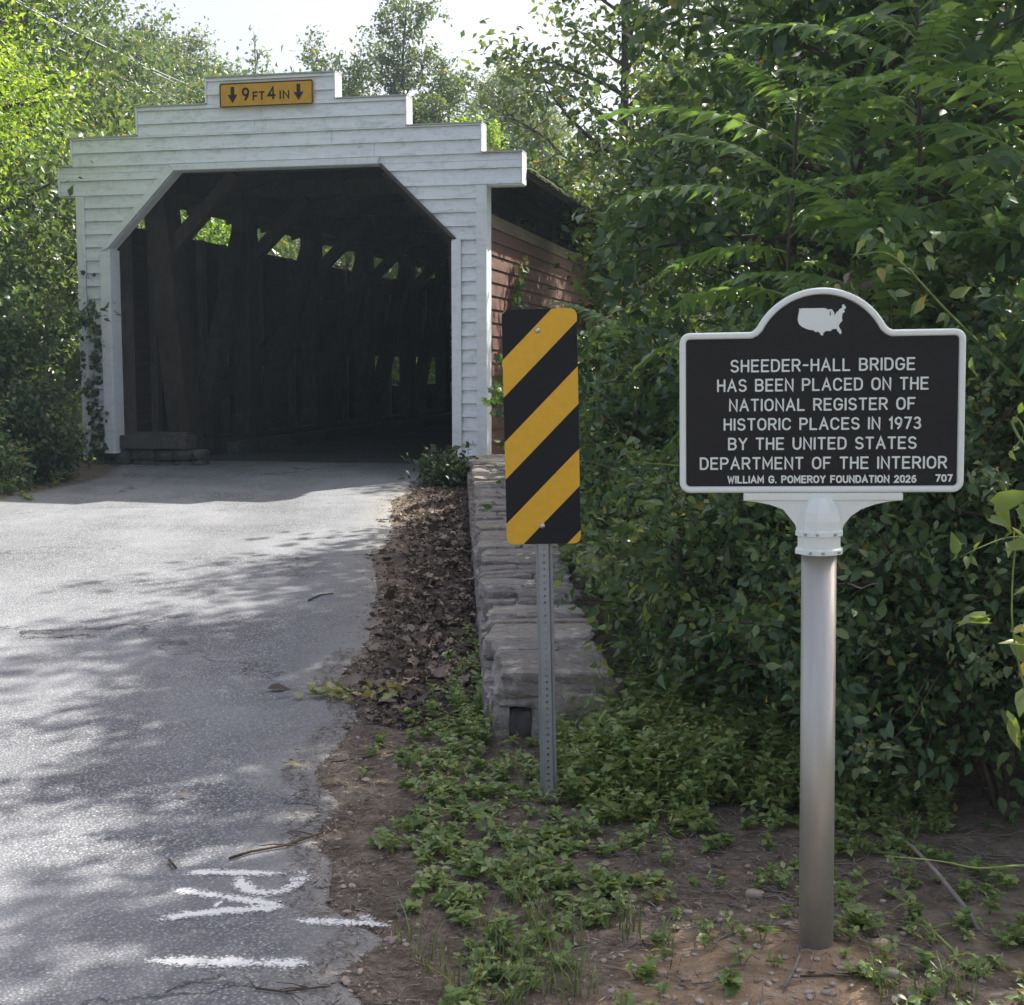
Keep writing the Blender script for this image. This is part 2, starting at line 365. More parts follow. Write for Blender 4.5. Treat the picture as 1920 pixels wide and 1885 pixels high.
    m = NT('spray_paint'); cov = m.attr('cov'); v = m.coord(); n = m.noise(v, 75, 4, .7); ag2 = m.voro(v, 95)
    m.col((.78, .79, .78)); m.rough(.7); tr = m.n('ShaderNodeBsdfTransparent'); mx = m.n('ShaderNodeMixShader')
    f = m.math('SUBTRACT', m.math('ADD', m.math('MULTIPLY', cov, 1.15), m.math('MULTIPLY', m.math('SUBTRACT', n, .5), 1.1)), m.math('MULTIPLY', ag2, .55))
    m.l(m.ramp(f, [(.23, 0), (.60, .86)]), mx.inputs[0]); m.l(tr.outputs[0], mx.inputs[1]); m.l(m.b.outputs[0], mx.inputs[2]); m.l(mx.outputs[0], m.out.inputs[0]); M['spray'] = m.m
    # plants
    M['bark'] = wood_mat('tree_bark', (.055, .045, .035), (.14, .115, .09), (3, 3, 1), .95, .9, 7)
    M['bark_grey'] = wood_mat('dead_wood', (.16, .14, .12), (.30, .27, .24), (3, 3, 1), .95, .4, 7)
    M['twig'] = wood_mat('twig_bark', (.06, .042, .03), (.15, .11, .08), (5, 5, 5), .95, .4, 9)
    m = NT('green_stem'); n = m.noise(m.coord(), 20, 3); m.col(m.ramp(n, [(.3, (.10, .16, .03)), (.7, (.25, .30, .09))])); m.rough(.55); M['stem'] = m.m
    M['lf_dark'] = leaf_mat('dark_leaf', (.016, .042, .016), (.034, .078, .026), (.12, .17, .045), .36, gain=1.9)
    M['lf_shrub'] = leaf_mat('shrub_leaf', (.022, .055, .018), (.048, .100, .032), (.16, .21, .058), .38, gain=1.75)
    M['lf_ail'] = leaf_mat('ailanthus_leaf', (.030, .072, .024), (.055, .115, .034), (.12, .19, .05), .42, gain=2.1)
    M['lf_bright'] = leaf_mat('locust_leaf', (.055, .115, .022), (.115, .195, .028), (.22, .29, .045), .50, gain=1.7, desat=0)
    M['lf_mid'] = leaf_mat('woodland_leaf', (.035, .075, .024), (.070, .125, .036), (.14, .19, .055), .40, gain=1.35)
    M['lf_far'] = leaf_mat('distant_leaf', (.040, .080, .030), (.075, .125, .045), (.14, .185, .07), .38, gain=1.35)
    M['lf_weed'] = leaf_mat('weed_leaf', (.06, .10, .03), (.115, .165, .055), (.21, .255, .10), .42, gain=1.75, desat=.02)
    M['lf_vine'] = leaf_mat('vine_leaf', (.07, .14, .02), (.15, .24, .035), (.30, .36, .06), .45)
    M['lf_light'] = leaf_mat('honeysuckle_leaf', (.07, .11, .05), (.13, .18, .075), (.24, .29, .13), .36, gain=1.2, desat=.12)
    M['lf_ivy'] = leaf_mat('ivy_leaf', (.018, .045, .018), (.035, .075, .028), (.07, .11, .035), .25, gain=1.2)
    M['lf_yellow'] = leaf_mat('cut_branch_leaf', (.11, .16, .03), (.24, .28, .07), (.42, .36, .14), .3)
    M['lf_grass'] = leaf_mat('grass_blade', (.06, .11, .025), (.12, .19, .045), (.24, .28, .10), .35)
    M['dead'] = leaf_mat('dead_leaf', (.050, .038, .030), (.13, .10, .08), (.34, .27, .21), .08, (1.2, 1, .8), .85, .15, yel=None)
    M['mulch'] = leaf_mat('mulch_sliver', (.06, .047, .037), (.16, .125, .10), (.40, .34, .28), .0, (1, 1, 1), .9, .15, yel=None)
build_materials()
# ================================================================ ground and road
def grid_axis(parts):
    a = []
    for s, e, st in parts: a += list(np.arange(s, e, st))
    return np.array(a + [parts[-1][1]])
def build_ground():
    gx = grid_axis([(-300, -60, 30), (-60, -12, 4), (-12, -6.5, .5), (-6.5, -4.2, .12), (-4.2, -1.4, .35), (-1.4, 2.4, .03), (2.4, 6, .25), (6, 20, 2), (20, 60, 8), (60, 300, 30)])
    gy = grid_axis([(-60, -4, 8), (-4, 2.6, .4), (2.6, 7, .03), (7, 16, .08), (16, 50, .9), (50, 100, 5), (100, 420, 40)])
    X, Y = np.meshgrid(gx, gy); Z = ground_z(X, Y)
    V = np.stack([X, Y, Z], -1).reshape(-1, 3); nx, ny = len(gx), len(gy)
    i, j = np.meshgrid(np.arange(nx - 1), np.arange(ny - 1)); a = (j * nx + i).ravel()
    F = np.stack([a, a + 1, a + 1 + nx, a + nx], -1)
    x, y = V[:, 0], V[:, 1]
    tan = np.exp(-(((x - .66) / .42) ** 2 + ((y - 3.62) / .34) ** 2) ** 1.3)
    tan = np.maximum(tan, .8 * np.exp(-(((x - .35) / .35) ** 2 + ((y - 3.35) / .3) ** 2)))
    far = np.clip(sstep(17, 22, y) + sstep(2.2, 3.2, x) + sstep(-6.2, -7.4, x), 0, 1)
    o = link('ground', np_mesh('ground', V, F, {'tan': tan, 'far': far}, True), M['soil']); tag(o, kind='structure')
    # road sheet with a thin broken edge
    ry = grid_axis([(-12, 2.6, .5), (2.6, 7, .03), (7, 18.2, .08)])
    s = np.concatenate([np.linspace(0, .8, 22), np.linspace(.82, 1, 30)])
    xl, xr = ledge(ry), redge(ry)
    X = xl[:, None] + (xr - xl)[:, None] * s[None]; Y = np.repeat(ry[:, None], len(s), 1)
    Z = road_z(Y) + .004 + .008 * fbm(X * 1.5, Y * 1.5, 21)
    fade = np.clip((xr[:, None] - X) / .10, 0, 1); Z = Z - .016 * (1 - fade) ** 2
    Z = np.where((Y > 16.6), np.minimum(Z, .452), Z)
    n = len(s); X = np.concatenate([X[:, :1] - .02, X, X[:, -1:] + .02], 1); Y = np.concatenate([Y[:, :1], Y, Y[:, -1:]], 1); Z = np.concatenate([Z[:, :1] - .09, Z, Z[:, -1:] - .07], 1)
    E_ = np.concatenate([np.full((len(ry), 1), 0.), np.minimum(xr[:, None] - X[:, 1:-1], (X[:, 1:-1] - xl[:, None])), np.full((len(ry), 1), 0.)], 1)
    V = np.stack([X, Y, Z], -1).reshape(-1, 3); nx, ny = n + 2, len(ry)
    i, j = np.meshgrid(np.arange(nx - 1), np.arange(ny - 1)); a = (j * nx + i).ravel()
    F = np.stack([a, a + 1, a + 1 + nx, a + nx], -1)
    road = link('road', np_mesh('road', V, F, {'edge': E_.ravel()}, True), M['asphalt']); tag(road, kind='structure')
    return road
ROAD = build_ground()
def road_surf(x, y): return float(road_z(y)) + .004 + .008 * float(fbm(x * 1.5, y * 1.5, 21))

def spray_stroke(pix, w=.028):
    pts = [gpoint(*p) for p in pix]; out = []
    for a, b in zip(pts[:-1], pts[1:]):
        n = max(2, int(np.linalg.norm(b - a) / .02))
        for k in range(n): out.append(a + (b - a) * k / n)
    out.append(pts[-1]); out = np.array(out); m = len(out)
    for _ in range(2):
        o2 = out.copy(); o2[1:-1] = (out[:-2] + out[1:-1] * 2 + out[2:]) / 4; out = o2
    d = np.gradient(out, axis=0); d /= np.linalg.norm(d, axis=1)[:, None] + 1e-9
    s = np.stack([d[:, 1], -d[:, 0], d[:, 2] * 0], -1); offs = [-2.3, -1.0, 0, 1.0, 2.3]; V = []; cov = []
    for i in range(m):
        fin = min(1, (i + .5) / 4, (m - i - .5) / 4)
        for o in offs:
            p = out[i] + s[i] * (o * w * 1.3); V.append((p[0], p[1], road_surf(p[0], p[1]) + .004)); cov.append(math.exp(-(o / 1.15) ** 2) * (.3 + .7 * fin) * (.75 + .4 * float(vnoise(p[0] * 25, p[1] * 25, 3))))
    F = [(i * 5 + k, i * 5 + k + 1, i * 5 + 6 + k, i * 5 + 5 + k) for i in range(m - 1) for k in range(4)]
    me = np_mesh('paint_stroke', np.array(V), np.array(F), {'cov': np.array(cov)}); return link('paint_stroke', me, M['spray'], ROAD)
def zp(l): return [(a / 2, b / 2 + 1200) for a, b in l]
for st, w in (([(660, 880), (850, 880), (1090, 885)], .024), ([(895, 885), (905, 930), (960, 962), (1050, 957), (1112, 925), (1135, 885), (1090, 862)], .026),
           ([(620, 940), (850, 975), (1095, 1012)], .024), ([(555, 1068), (700, 1040), (860, 1025), (1095, 1010)], .026), ([(795, 1030), (840, 975)], .016),
           ([(785, 1120), (850, 1085)], .022), ([(1080, 1063), (1290, 1069), (1505, 1082)], .022), ([(1330, 1028), (1405, 1066)], .024), ([(1310, 1112), (1390, 1104)], .016),
           ([(520, 1212), (800, 1220), (1190, 1226)], .030)):
    spray_stroke(zp(st), w)

# ================================================================ stones
def stone_mesh(name, dx, dy, dz, seed, cuts=2, k=7, rough=.10, strata=0):
    rng = random.Random(seed); bm = bmesh.new(); bmesh.ops.create_cube(bm, size=2)
    bmesh.ops.subdivide_edges(bm, edges=bm.edges[:], cuts=cuts, use_grid_fill=True)
    from mathutils import noise as nz
    off = Vector((rng.uniform(0, 99), rng.uniform(0, 99), rng.uniform(0, 99)))
    sk = [rng.uniform(-.12, .12) for _ in range(4)]
    for v in bm.verts:
        x, y, z = v.co; r = (abs(x) ** k + abs(y) ** k + abs(z) ** k) ** (-1 / k); x, y, z = x * r, y * r, z * r
        n = nz.noise_vector(Vector((x, y, z)) * 1.3 + off) * rough + nz.noise_vector(Vector((x, y, z)) * 3.1 + off) * rough * .55
        x += n.x + sk[0] * y; y += n.y * .8 + sk[1] * x * .5; z += n.z * .8 + sk[2] * x * .6 + sk[3] * y * .5
        if strata and cuts >= 5:
            st = nz.noise(Vector((x * 1.1 + off.x, y * dy * 14 + off.y, off.z))) * .55 + nz.noise(Vector((x * 3 + off.x, y * dy * 34, off.z + 7))) * .3
            if z > 0: z += (round(st * 3.2) / 3.2 * .65 + st * .35) * strata / (dz / 2)
            x += .06 * nz.noise(Vector((off.x, y * dy * 20, z * 3)))
        v.co = Vector((x * dx / 2, y * dy / 2, z * dz / 2))
    bmesh.ops.recalc_face_normals(bm, faces=bm.faces[:])
    me = bpy.data.meshes.new(name); bm.to_mesh(me); bm.free(); me.materials.append(M['stone'])
    return me
def stone(name, c, d, seed, parent, rz=0, cuts=2, k=7, rough=.10, smooth=True, tilt=0):
    o = link(name, stone_mesh(name, *d, seed, cuts, k, rough), None, parent, smooth); o.location = c; o.rotation_euler = (tilt, tilt * .7, rz); return o

# ================================================================ covered bridge
BR = thing('covered_bridge', 'old covered bridge with white stepped clapboard portal and red clapboard sides', 'covered bridge', (BX, BY, 0), (0, 0, -BTH))
def build_bridge():
    Z0 = .60; L = 30.5; B = BR
    outer = [(3.755, -5.14, 0.0), (4.105, -5.38, .42), (4.44, -5.20, -.055), (4.78, -4.32, -.944), (5.085, -3.41, -1.81)]
    def obounds(z):
        for zt, a, b in outer:
            if z < zt - 1e-4: return a, b
    def inner(z):
        if z > 4.02: return None
        a = -4.745 if z < 3.12 else -4.745 + (z - 3.12) / .90 * .899
        b = -.37 if z < 3.14 else -.37 - (z - 3.14) / .88 * .903
        return a, b
    # solid core of the portal front
    pts = [(-5.14, Z0), (-5.14, 3.755), (-5.38, 3.755), (-5.38, 4.105), (-5.20, 4.105), (-5.20, 4.44), (-4.32, 4.44), (-4.32, 4.78), (-3.41, 4.78), (-3.41, 5.085),
           (-1.81, 5.085), (-1.81, 4.78), (-.944, 4.78), (-.944, 4.44), (-.055, 4.44), (-.055, 4.105), (.42, 4.105), (.42, 3.755), (0, 3.755), (0, Z0),
           (-.37, Z0), (-.37, 3.14), (-1.273, 4.02), (-3.846, 4.02), (-4.745, 3.12), (-4.745, Z0)]
    prism('portal_wall', pts, 0, .17, M['white_trim'], B)
    rows = [3.755 - .157 * i for i in range(21)]; rows = [max(r, Z0) for r in rows if r > Z0 - .15][::-1]
    rows += [3.93, 4.105, 4.262, 4.419, 4.576, 4.733, 4.89, 5.047, 5.085]
    cuts = [3.12, 3.755, 4.02, 4.105, 4.44, 4.78]
    rng = random.Random(3)
    def vf(z, z0, e): return -.040 + .031 * (z - z0) / e
    def board(ul0, ur0, ul1, ur1, za, zb, z0, e):
        fa, fb = vf(za, z0, e), vf(zb, z0, e); t = .0065
        V = [(ul0, fa, za), (ur0, fa, za), (ur1, fb, zb), (ul1, fb, zb), (ul0, -.001, za), (ur0, -.001, za), (ur1, -.001, zb), (ul1, -.001, zb)]
        pyobj('clapboard', V, [(0, 1, 2, 3), (5, 4, 7, 6), (0, 4, 5, 1), (1, 5, 6, 2), (2, 6, 7, 3), (3, 7, 4, 0)], M['white'], B)
    for z0, z1 in zip(rows[:-1], rows[1:]):
        e = max(z1 - z0, .1); ins = sorted([z0] + [c for c in cuts if z0 + .004 < c < z1 - .004] + [z1])
        for za, zb in zip(ins[:-1], ins[1:]):
            zm = (za + zb) / 2; o = obounds(zm); jg = rng.uniform(-.003, .003)
            za_, zb_ = za + .0025 + (jg if za == z0 else 0), zb - .0004
            if zm < 4.02:
                a0, b0 = inner(za); a1, b1 = inner(min(zb, 4.0199)); 
                board(o[0] + .002, a0 - .004, o[0] + .002, a1 - .004, za_, zb_, z0, e); board(b0 + .004, o[1] - .002, b1 + .004, o[1] - .002, za_, zb_, z0, e)
            else:
                # butt joint somewhere along the long gable boards
                j = rng.uniform(o[0] + .8, o[1] - .8)
                board(o[0] + .002, j - .002, o[0] + .002, j - .002, za_, zb_, z0, e); board(j + .002, o[1] - .002, j + .002, o[1] - .002, za_, zb_, z0, e)
    # trims
    T = M['white_trim']
    box('corner_board', -5.16, -5.055, -.062, -.0415, Z0 - .02, 3.745, T, B); box('corner_board', -.10, .022, -.062, -.0415, Z0 - .02, 3.745, T, B)
    box('corner_board', .002, .022, -.041, .17, Z0 - .02, 3.745, T, B); box('corner_board', -5.16, -5.142, -.041, .17, Z0 - .02, 3.745, T, B)
    box('jamb_board', -4.86, -4.742, -.064, -.0415, Z0, 3.075, T, B); box('jamb_board', -.385, -.285, -.064, -.0415, Z0 - .04, 3.135, T, B)
    box('jamb_lining', -4.741, -4.722, -.058, .18, Z0, 3.10, T, B); box('jamb_lining', -.398, -.386, -.058, .18, Z0, 3.12, T, B)
    prism('diagonal_trim', [(-4.862, 3.078), (-4.746, 3.118), (-3.848, 4.019), (-3.92, 4.092)], -.066, -.0415, T, B)
    prism('diagonal_shade_strip', [(-.365, 3.125), (-1.268, 4.005), (-1.245, 4.03), (-.342, 3.15)], -.066, -.0415, M['beam_grey'], B)  # dark grey strip stands in for the shaded edge of the right diagonal
    prism('header_trim', [(-3.915, 4.095), (-3.846, 4.022), (-1.285, 4.022), (-1.262, 4.095)], -.065, -.0415, T, B)
    # cap boards and end boards of the stepped parapet
    steps = [(4.105, -5.38, -5.20), (4.44, -5.20, -4.32), (4.78, -4.32, -3.41), (5.085, -3.41, -1.81), (4.78, -1.81, -.944), (4.44, -.944, -.055), (4.105, -.055, .42)]
    for zt, a, b in steps: box('cap_board', a - (.02 if a < -2.6 else -.02), b + (.02 if b > -2.6 else -.02), -.05, .185, zt + .001, zt + .017, M['cap'], B)
    for u, za, zb, s in ((.42, 3.75, 4.10, 1), (-.055, 4.122, 4.435, 1), (-.944, 4.457, 4.775, 1), (-1.81, 4.797, 5.08, 1), (-5.38, 3.75, 4.10, -1), (-5.20, 4.122, 4.435, -1), (-4.32, 4.457, 4.775, -1), (-3.41, 4.797, 5.08, -1)):
        box('end_board', min(u, u + s * .017) + s * .001, max(u, u + s * .017) + s * .001, -.046, .178, za, zb, T, B)
    box('soffit_board', .024, .42, -.02, .17, 3.737, 3.752, T, B); box('soffit_board', -5.38, -5.162, -.02, .17, 3.737, 3.752, T, B)
    # side walls
    e = .157
    def sboard(u_in, sgn, v0, v1, za, zb, mat):
        V = []
        for v in (v0, v1):
            V += [(u_in, v, za), (u_in + sgn * .026, v, za), (u_in + sgn * .008, v, zb), (u_in, v, zb)]
        pyobj('clapboard', V, [(0, 1, 2, 3), (7, 6, 5, 4), (0, 4, 5, 1), (1, 5, 6, 2), (2, 6, 7, 3), (3, 7, 4, 0)], mat, B)
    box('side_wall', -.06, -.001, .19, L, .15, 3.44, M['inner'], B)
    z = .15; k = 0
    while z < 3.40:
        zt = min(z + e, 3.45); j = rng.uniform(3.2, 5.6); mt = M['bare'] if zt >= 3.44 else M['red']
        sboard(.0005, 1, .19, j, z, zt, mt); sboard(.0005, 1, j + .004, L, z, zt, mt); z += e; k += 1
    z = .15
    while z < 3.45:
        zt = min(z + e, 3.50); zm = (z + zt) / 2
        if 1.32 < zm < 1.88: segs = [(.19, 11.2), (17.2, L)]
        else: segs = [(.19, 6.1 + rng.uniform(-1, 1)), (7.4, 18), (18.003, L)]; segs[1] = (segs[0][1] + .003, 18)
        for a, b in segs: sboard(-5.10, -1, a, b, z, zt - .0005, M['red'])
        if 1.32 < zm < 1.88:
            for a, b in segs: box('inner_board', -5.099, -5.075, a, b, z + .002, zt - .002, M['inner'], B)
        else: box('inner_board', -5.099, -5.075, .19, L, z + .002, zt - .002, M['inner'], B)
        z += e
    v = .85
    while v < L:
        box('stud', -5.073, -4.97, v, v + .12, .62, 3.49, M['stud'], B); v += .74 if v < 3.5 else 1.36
    # deck, abutments, sill
    box('deck', -5.0, -.08, .95, L, .30, .458, M['beam_grey'], B)
    box('abutment', -5.3, .1, .25, 1.3, -2.3, .29, M['stone'], B); box('abutment', -5.3, .1, L - 1.2, L - .1, -2.3, .29, M['stone'], B)
    box('sill_timber', -4.71, -3.82, .03, .36, .655, .82, M['beam_grey'], B, .008); box('sill_board', -4.70, -3.88, .20, .42, .822, .85, M['beam_grey'], B)
    u = -5.1; i = 0
    while u < -3.75:
        w = rng.uniform(.12, .34)
        for zc, hh in (((.52, .24),) if rng.random() < .45 else ((.575, .14), (.44, .15))):
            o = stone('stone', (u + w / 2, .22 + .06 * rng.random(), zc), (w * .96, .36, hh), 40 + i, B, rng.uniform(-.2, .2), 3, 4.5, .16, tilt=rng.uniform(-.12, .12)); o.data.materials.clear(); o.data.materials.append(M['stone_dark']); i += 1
        u += w
    for i in range(3): stone('stone', (-.2 + .16 * i, .1, .50), (.2, .34, .30), 60 + i, B)
    # trusses
    posts = [.95] + [3.42 + 2.72 * k for k in range(10)]
    for s, ut, ui in ((0, -4.46, 1), (1, -.50, -1)):
        um = ut
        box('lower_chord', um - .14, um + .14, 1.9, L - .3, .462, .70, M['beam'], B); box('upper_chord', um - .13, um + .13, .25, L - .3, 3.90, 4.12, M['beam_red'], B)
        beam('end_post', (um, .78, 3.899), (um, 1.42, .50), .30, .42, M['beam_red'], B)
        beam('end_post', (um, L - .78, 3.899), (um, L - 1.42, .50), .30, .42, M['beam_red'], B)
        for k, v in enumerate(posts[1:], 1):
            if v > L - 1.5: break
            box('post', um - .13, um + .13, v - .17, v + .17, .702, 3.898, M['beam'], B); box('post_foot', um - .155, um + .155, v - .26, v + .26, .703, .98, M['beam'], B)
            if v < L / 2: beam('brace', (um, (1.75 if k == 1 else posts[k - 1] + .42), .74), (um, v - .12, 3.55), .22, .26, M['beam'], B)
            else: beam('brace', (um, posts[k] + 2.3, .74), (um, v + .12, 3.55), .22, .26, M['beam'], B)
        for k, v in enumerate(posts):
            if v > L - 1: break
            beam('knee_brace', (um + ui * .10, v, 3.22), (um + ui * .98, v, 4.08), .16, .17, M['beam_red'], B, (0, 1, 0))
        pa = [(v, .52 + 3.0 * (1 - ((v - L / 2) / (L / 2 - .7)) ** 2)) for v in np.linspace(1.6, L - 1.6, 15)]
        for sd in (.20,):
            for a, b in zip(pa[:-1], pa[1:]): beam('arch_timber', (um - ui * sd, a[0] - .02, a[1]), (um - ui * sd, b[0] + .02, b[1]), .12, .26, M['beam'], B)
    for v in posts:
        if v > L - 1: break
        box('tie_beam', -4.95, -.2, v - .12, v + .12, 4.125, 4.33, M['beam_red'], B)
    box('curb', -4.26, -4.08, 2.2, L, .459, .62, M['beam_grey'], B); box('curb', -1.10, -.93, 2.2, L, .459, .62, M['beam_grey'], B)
    # roof
    ur, zr, ue, ze = -2.57, 4.94, .46, 3.90
    def slope(name, sg, th0, th1, v0, v1, mat, f0=0., f1=1.):
        V = []
        for v in (v0, v1):
            for f, th in ((f0, th0), (f1, th0), (f1, th1), (f0, th1)):
                V.append((ur + sg * (ue - ur) * f, v, zr + (ze - zr) * f + th))
        return pyobj(name, V, [(0, 1, 2, 3), (7, 6, 5, 4), (0, 4, 5, 1), (1, 5, 6, 2), (2, 6, 7, 3), (3, 7, 4, 0)], mat, B)
    for sg in (1, -1):
        slope('roof_sheathing', sg, -.02, .01, .19, L, M['beam'], 0.002, 1.0 if sg > 0 else .915)
        n = 17 if sg > 0 else 15
        for k in range(n):          # shingle courses
            slope('shingle_course', sg, .012 + .002 * (k % 2), .026 + .004 * (k % 2), .19, L, M['roof'], .003 + k / 17, min((k + 1.25) / 17, 1.01 if sg > 0 else .92))
        box('fascia', *( (.43, .455) if sg > 0 else (-5.36, -5.345)), .19, L, *((3.84, 3.885) if sg > 0 else (3.955, 3.985)), M['beam'], B)
        v = .55
        while v < L:
            V0 = slope('rafter', sg, -.13, -.021, v, v + .09, M['beam'], .004, .985 if sg > 0 else .90); v += .68 if sg > 0 else 1.36
    # moss clumps along the right eave
    tb = []; F = []
    rn = np.random.default_rng(5); bm = bmesh.new()
    for i in range(420):
        v = .3 + rn.random() ** 1.4 * 9; u = .40 + rn.normal() * .05; r = .018 + .03 * rn.random()
        bmesh.ops.create_icosphere(bm, subdivisions=1, radius=r, matrix=Matrix.Translation((min(u, .49), v, 3.945 - (u - .40) * .34)) @ Matrix.Diagonal((1.2, 1.5, .8, 1)))
    o = bmobj('moss', bm, M['moss'], B, True); o['kind'] = 'stuff'
build_bridge()
# ================================================================ stroke lettering
def arc(cx, cz, rx, rz, a0, a1, n=9):
    return [(cx + rx * math.cos(R_(a0 + (a1 - a0) * i / n)), cz + rz * math.sin(R_(a0 + (a1 - a0) * i / n))) for i in range(n + 1)]
_P = [(0, 0), (0, 1), (.38, 1)] + arc(.38, .74, .29, .26, 90, -90) + [(0, .48)]
_C = arc(.37, .66, .37, .34, 22, 180) + arc(.37, .34, .37, .34, 180, 338)
GL = {'A': ([[(0, 0), (.39, 1), (.78, 0)], [(.14, .34), (.64, .34)]], .78),
      'B': ([[(0, 0), (0, 1), (.38, 1)] + arc(.38, .765, .27, .235, 90, -90) + [(0, .53)], [(.36, .53)] + arc(.38, .265, .31, .265, 90, -90) + [(0, 0)]], .69),
      'C': ([_C], .73), 'D': ([[(0, 0), (0, 1), (.32, 1)] + arc(.32, .62, .38, .38, 90, 0) + arc(.32, .38, .38, .38, 0, -90) + [(0, 0)]], .70),
      'E': ([[(.62, 1), (0, 1), (0, 0), (.62, 0)], [(0, .52), (.54, .52)]], .62), 'F': ([[(.60, 1), (0, 1), (0, 0)], [(0, .5), (.5, .5)]], .60),
      'G': ([arc(.37, .66, .37, .34, 22, 180) + arc(.37, .34, .37, .34, 180, 355) + [(.74, .46), (.44, .46)]], .74),
      'H': ([[(0, 0), (0, 1)], [(.66, 0), (.66, 1)], [(0, .52), (.66, .52)]], .66), 'I': ([[(0, 0), (0, 1)]], 0), 'L': ([[(0, 1), (0, 0), (.58, 0)]], .58),
      'M': ([[(0, 0), (0, 1), (.42, .28), (.84, 1), (.84, 0)]], .84), 'N': ([[(0, 0), (0, 1), (.68, 0), (.68, 1)]], .68),
      'O': ([arc(.37, .63, .37, .37, 0, 180) + arc(.37, .37, .37, .37, 180, 360) + [(.74, .63)]], .74),
      'P': ([_P], .67), 'R': ([_P, [(.36, .48), (.68, 0)]], .68),
      'S': ([arc(.33, .75, .31, .25, 25, 270, 14) + arc(.33, .25, .33, .25, 90, -155, 14)], .66), 'T': ([[(0, 1), (.66, 1)], [(.33, 1), (.33, 0)]], .66),
      'U': ([[(0, 1), (0, .35)] + arc(.35, .35, .35, .35, 180, 360) + [(.7, 1)]], .70), 'W': ([[(0, 1), (.24, 0), (.48, .82), (.72, 0), (.96, 1)]], .96),
      'Y': ([[(0, 1), (.35, .5), (.7, 1)], [(.35, .5), (.35, 0)]], .70), '-': ([[(.02, .5), (.42, .5)]], .44), '.': ([[(0, 0), (0, .03)]], .02),
      '0': ([arc(.29, .68, .29, .32, 0, 180) + arc(.29, .32, .29, .32, 180, 360) + [(.58, .68)]], .58), '1': ([[(0, .8), (.2, 1), (.2, 0)]], .22),
      '2': ([arc(.28, .72, .28, .28, 165, -15) + [(0, 0), (.58, 0)]], .58), '3': ([arc(.27, .76, .26, .24, 150, -90) + arc(.27, .26, .3, .26, 90, -150)], .57),
      '4': ([[(.46, 0), (.46, 1), (0, .29), (.63, .29)]], .63), '6': ([[(.5, .95), (.3, .98), (.1, .78), (0, .45)] + arc(.29, .3, .29, .3, 180, 540, 16)], .58),
      '7': ([[(0, 1), (.56, 1), (.18, 0)]], .56), '9': ([arc(.29, .70, .29, .30, 0, 360, 16) + [(.56, .55), (.46, .28), (.25, 0)]], .58)}
def ribbon(V, F, pts, r, y0, y1):
    p = [pts[0]]
    for q in pts[1:]:
        if math.hypot(q[0] - p[-1][0], q[1] - p[-1][1]) > 1e-5: p.append(q)
    n = len(p); ds = []
    for a, b in zip(p[:-1], p[1:]):
        l = math.hypot(b[0] - a[0], b[1] - a[1]); ds.append(((b[0] - a[0]) / l, (b[1] - a[1]) / l))
    Lp, Rp = [], []
    for i in range(n):
        d0 = ds[max(i - 1, 0)]; d1 = ds[min(i, n - 2)]; mx, mz = -(d0[1] + d1[1]), d0[0] + d1[0]; l = math.hypot(mx, mz) or 1; mx /= l; mz /= l
        c = max(.45, mx * -d1[1] + mz * d1[0]); k = r / c
        Lp.append((p[i][0] + mx * k, p[i][1] + mz * k)); Rp.append((p[i][0] - mx * k, p[i][1] - mz * k))
    def cap(c, d):
        a = math.atan2(d[1], d[0]); return [(c[0] + r * math.cos(a + t), c[1] + r * math.sin(a + t)) for t in (-math.pi / 4, 0, math.pi / 4)]
    loop = Rp + cap(p[-1], ds[-1]) + Lp[::-1] + cap(p[0], (-ds[0][0], -ds[0][1]))
    b = len(V); m = len(loop)
    for x, z in loop: V.append((x, y1, z))
    for x, z in loop: V.append((x, y0, z))
    # front: quads along, fans at the caps
    for i in range(n - 1): F.append((b + i, b + i + 1, b + n + 3 + (n - 2 - i), b + n + 3 + (n - 1 - i)))
    F.append((b + n - 1, b + n, b + n + 1, b + n + 2, b + n + 3)); F.append((b + 2 * n + 2, b + 2 * n + 3, b + 2 * n + 4, b + 2 * n + 5, b))
    for i in range(m): F.append((b + i, b + m + i, b + m + (i + 1) % m, b + (i + 1) % m))
def lettering(text, x0, x1, z, h, r, y0, y1, mat, parent, gap=.30, space=.62, name='letter'):
    w = 0
    for i, ch in enumerate(text): w += (space if ch == ' ' else GL[ch][1] + (gap if i < len(text) - 1 else 0))
    sx = (x1 - x0 - 2 * r) / max(w, .01); x = x0 + r; q = 0
    for ch in text:
        if ch == ' ': x += space * sx; continue
        V = []; F = []
        for st in GL[ch][0]:
            q += 1; ribbon(V, F, [(x + a * sx, z + r + b * (h - 2 * r)) for a, b in st], r, y0, y1 - .00012 * (q % 3))
        pyobj(name, V, F, mat, parent); x += (GL[ch][1] + gap) * sx

def round_rect(w, h, r, n=5):
    o = []
    for cx, cz, a in ((w / 2 - r, h / 2 - r, 0), (-w / 2 + r, h / 2 - r, 90), (-w / 2 + r, -h / 2 + r, 180), (w / 2 - r, -h / 2 + r, 270)):
        o += [(cx + r * math.cos(R_(a + 90 * i / n)), cz + r * math.sin(R_(a + 90 * i / n))) for i in range(n + 1)]
    return o
def inset(poly, d):
    n = len(poly); out = []
    for i in range(n):
        a, b, c = poly[i - 1], poly[i], poly[(i + 1) % n]
        d0 = (b[0] - a[0], b[1] - a[1]); d1 = (c[0] - b[0], c[1] - b[1]); l0 = math.hypot(*d0); l1 = math.hypot(*d1)
        n0 = (-d0[1] / l0, d0[0] / l0); n1 = (-d1[1] / l1, d1[0] / l1); mx, mz = n0[0] + n1[0], n0[1] + n1[1]; l = math.hypot(mx, mz); mx /= l; mz /= l
        k = d / max(.4, mx * n1[0] + mz * n1[1]); out.append((b[0] + mx * k, b[1] + mz * k))
    return out
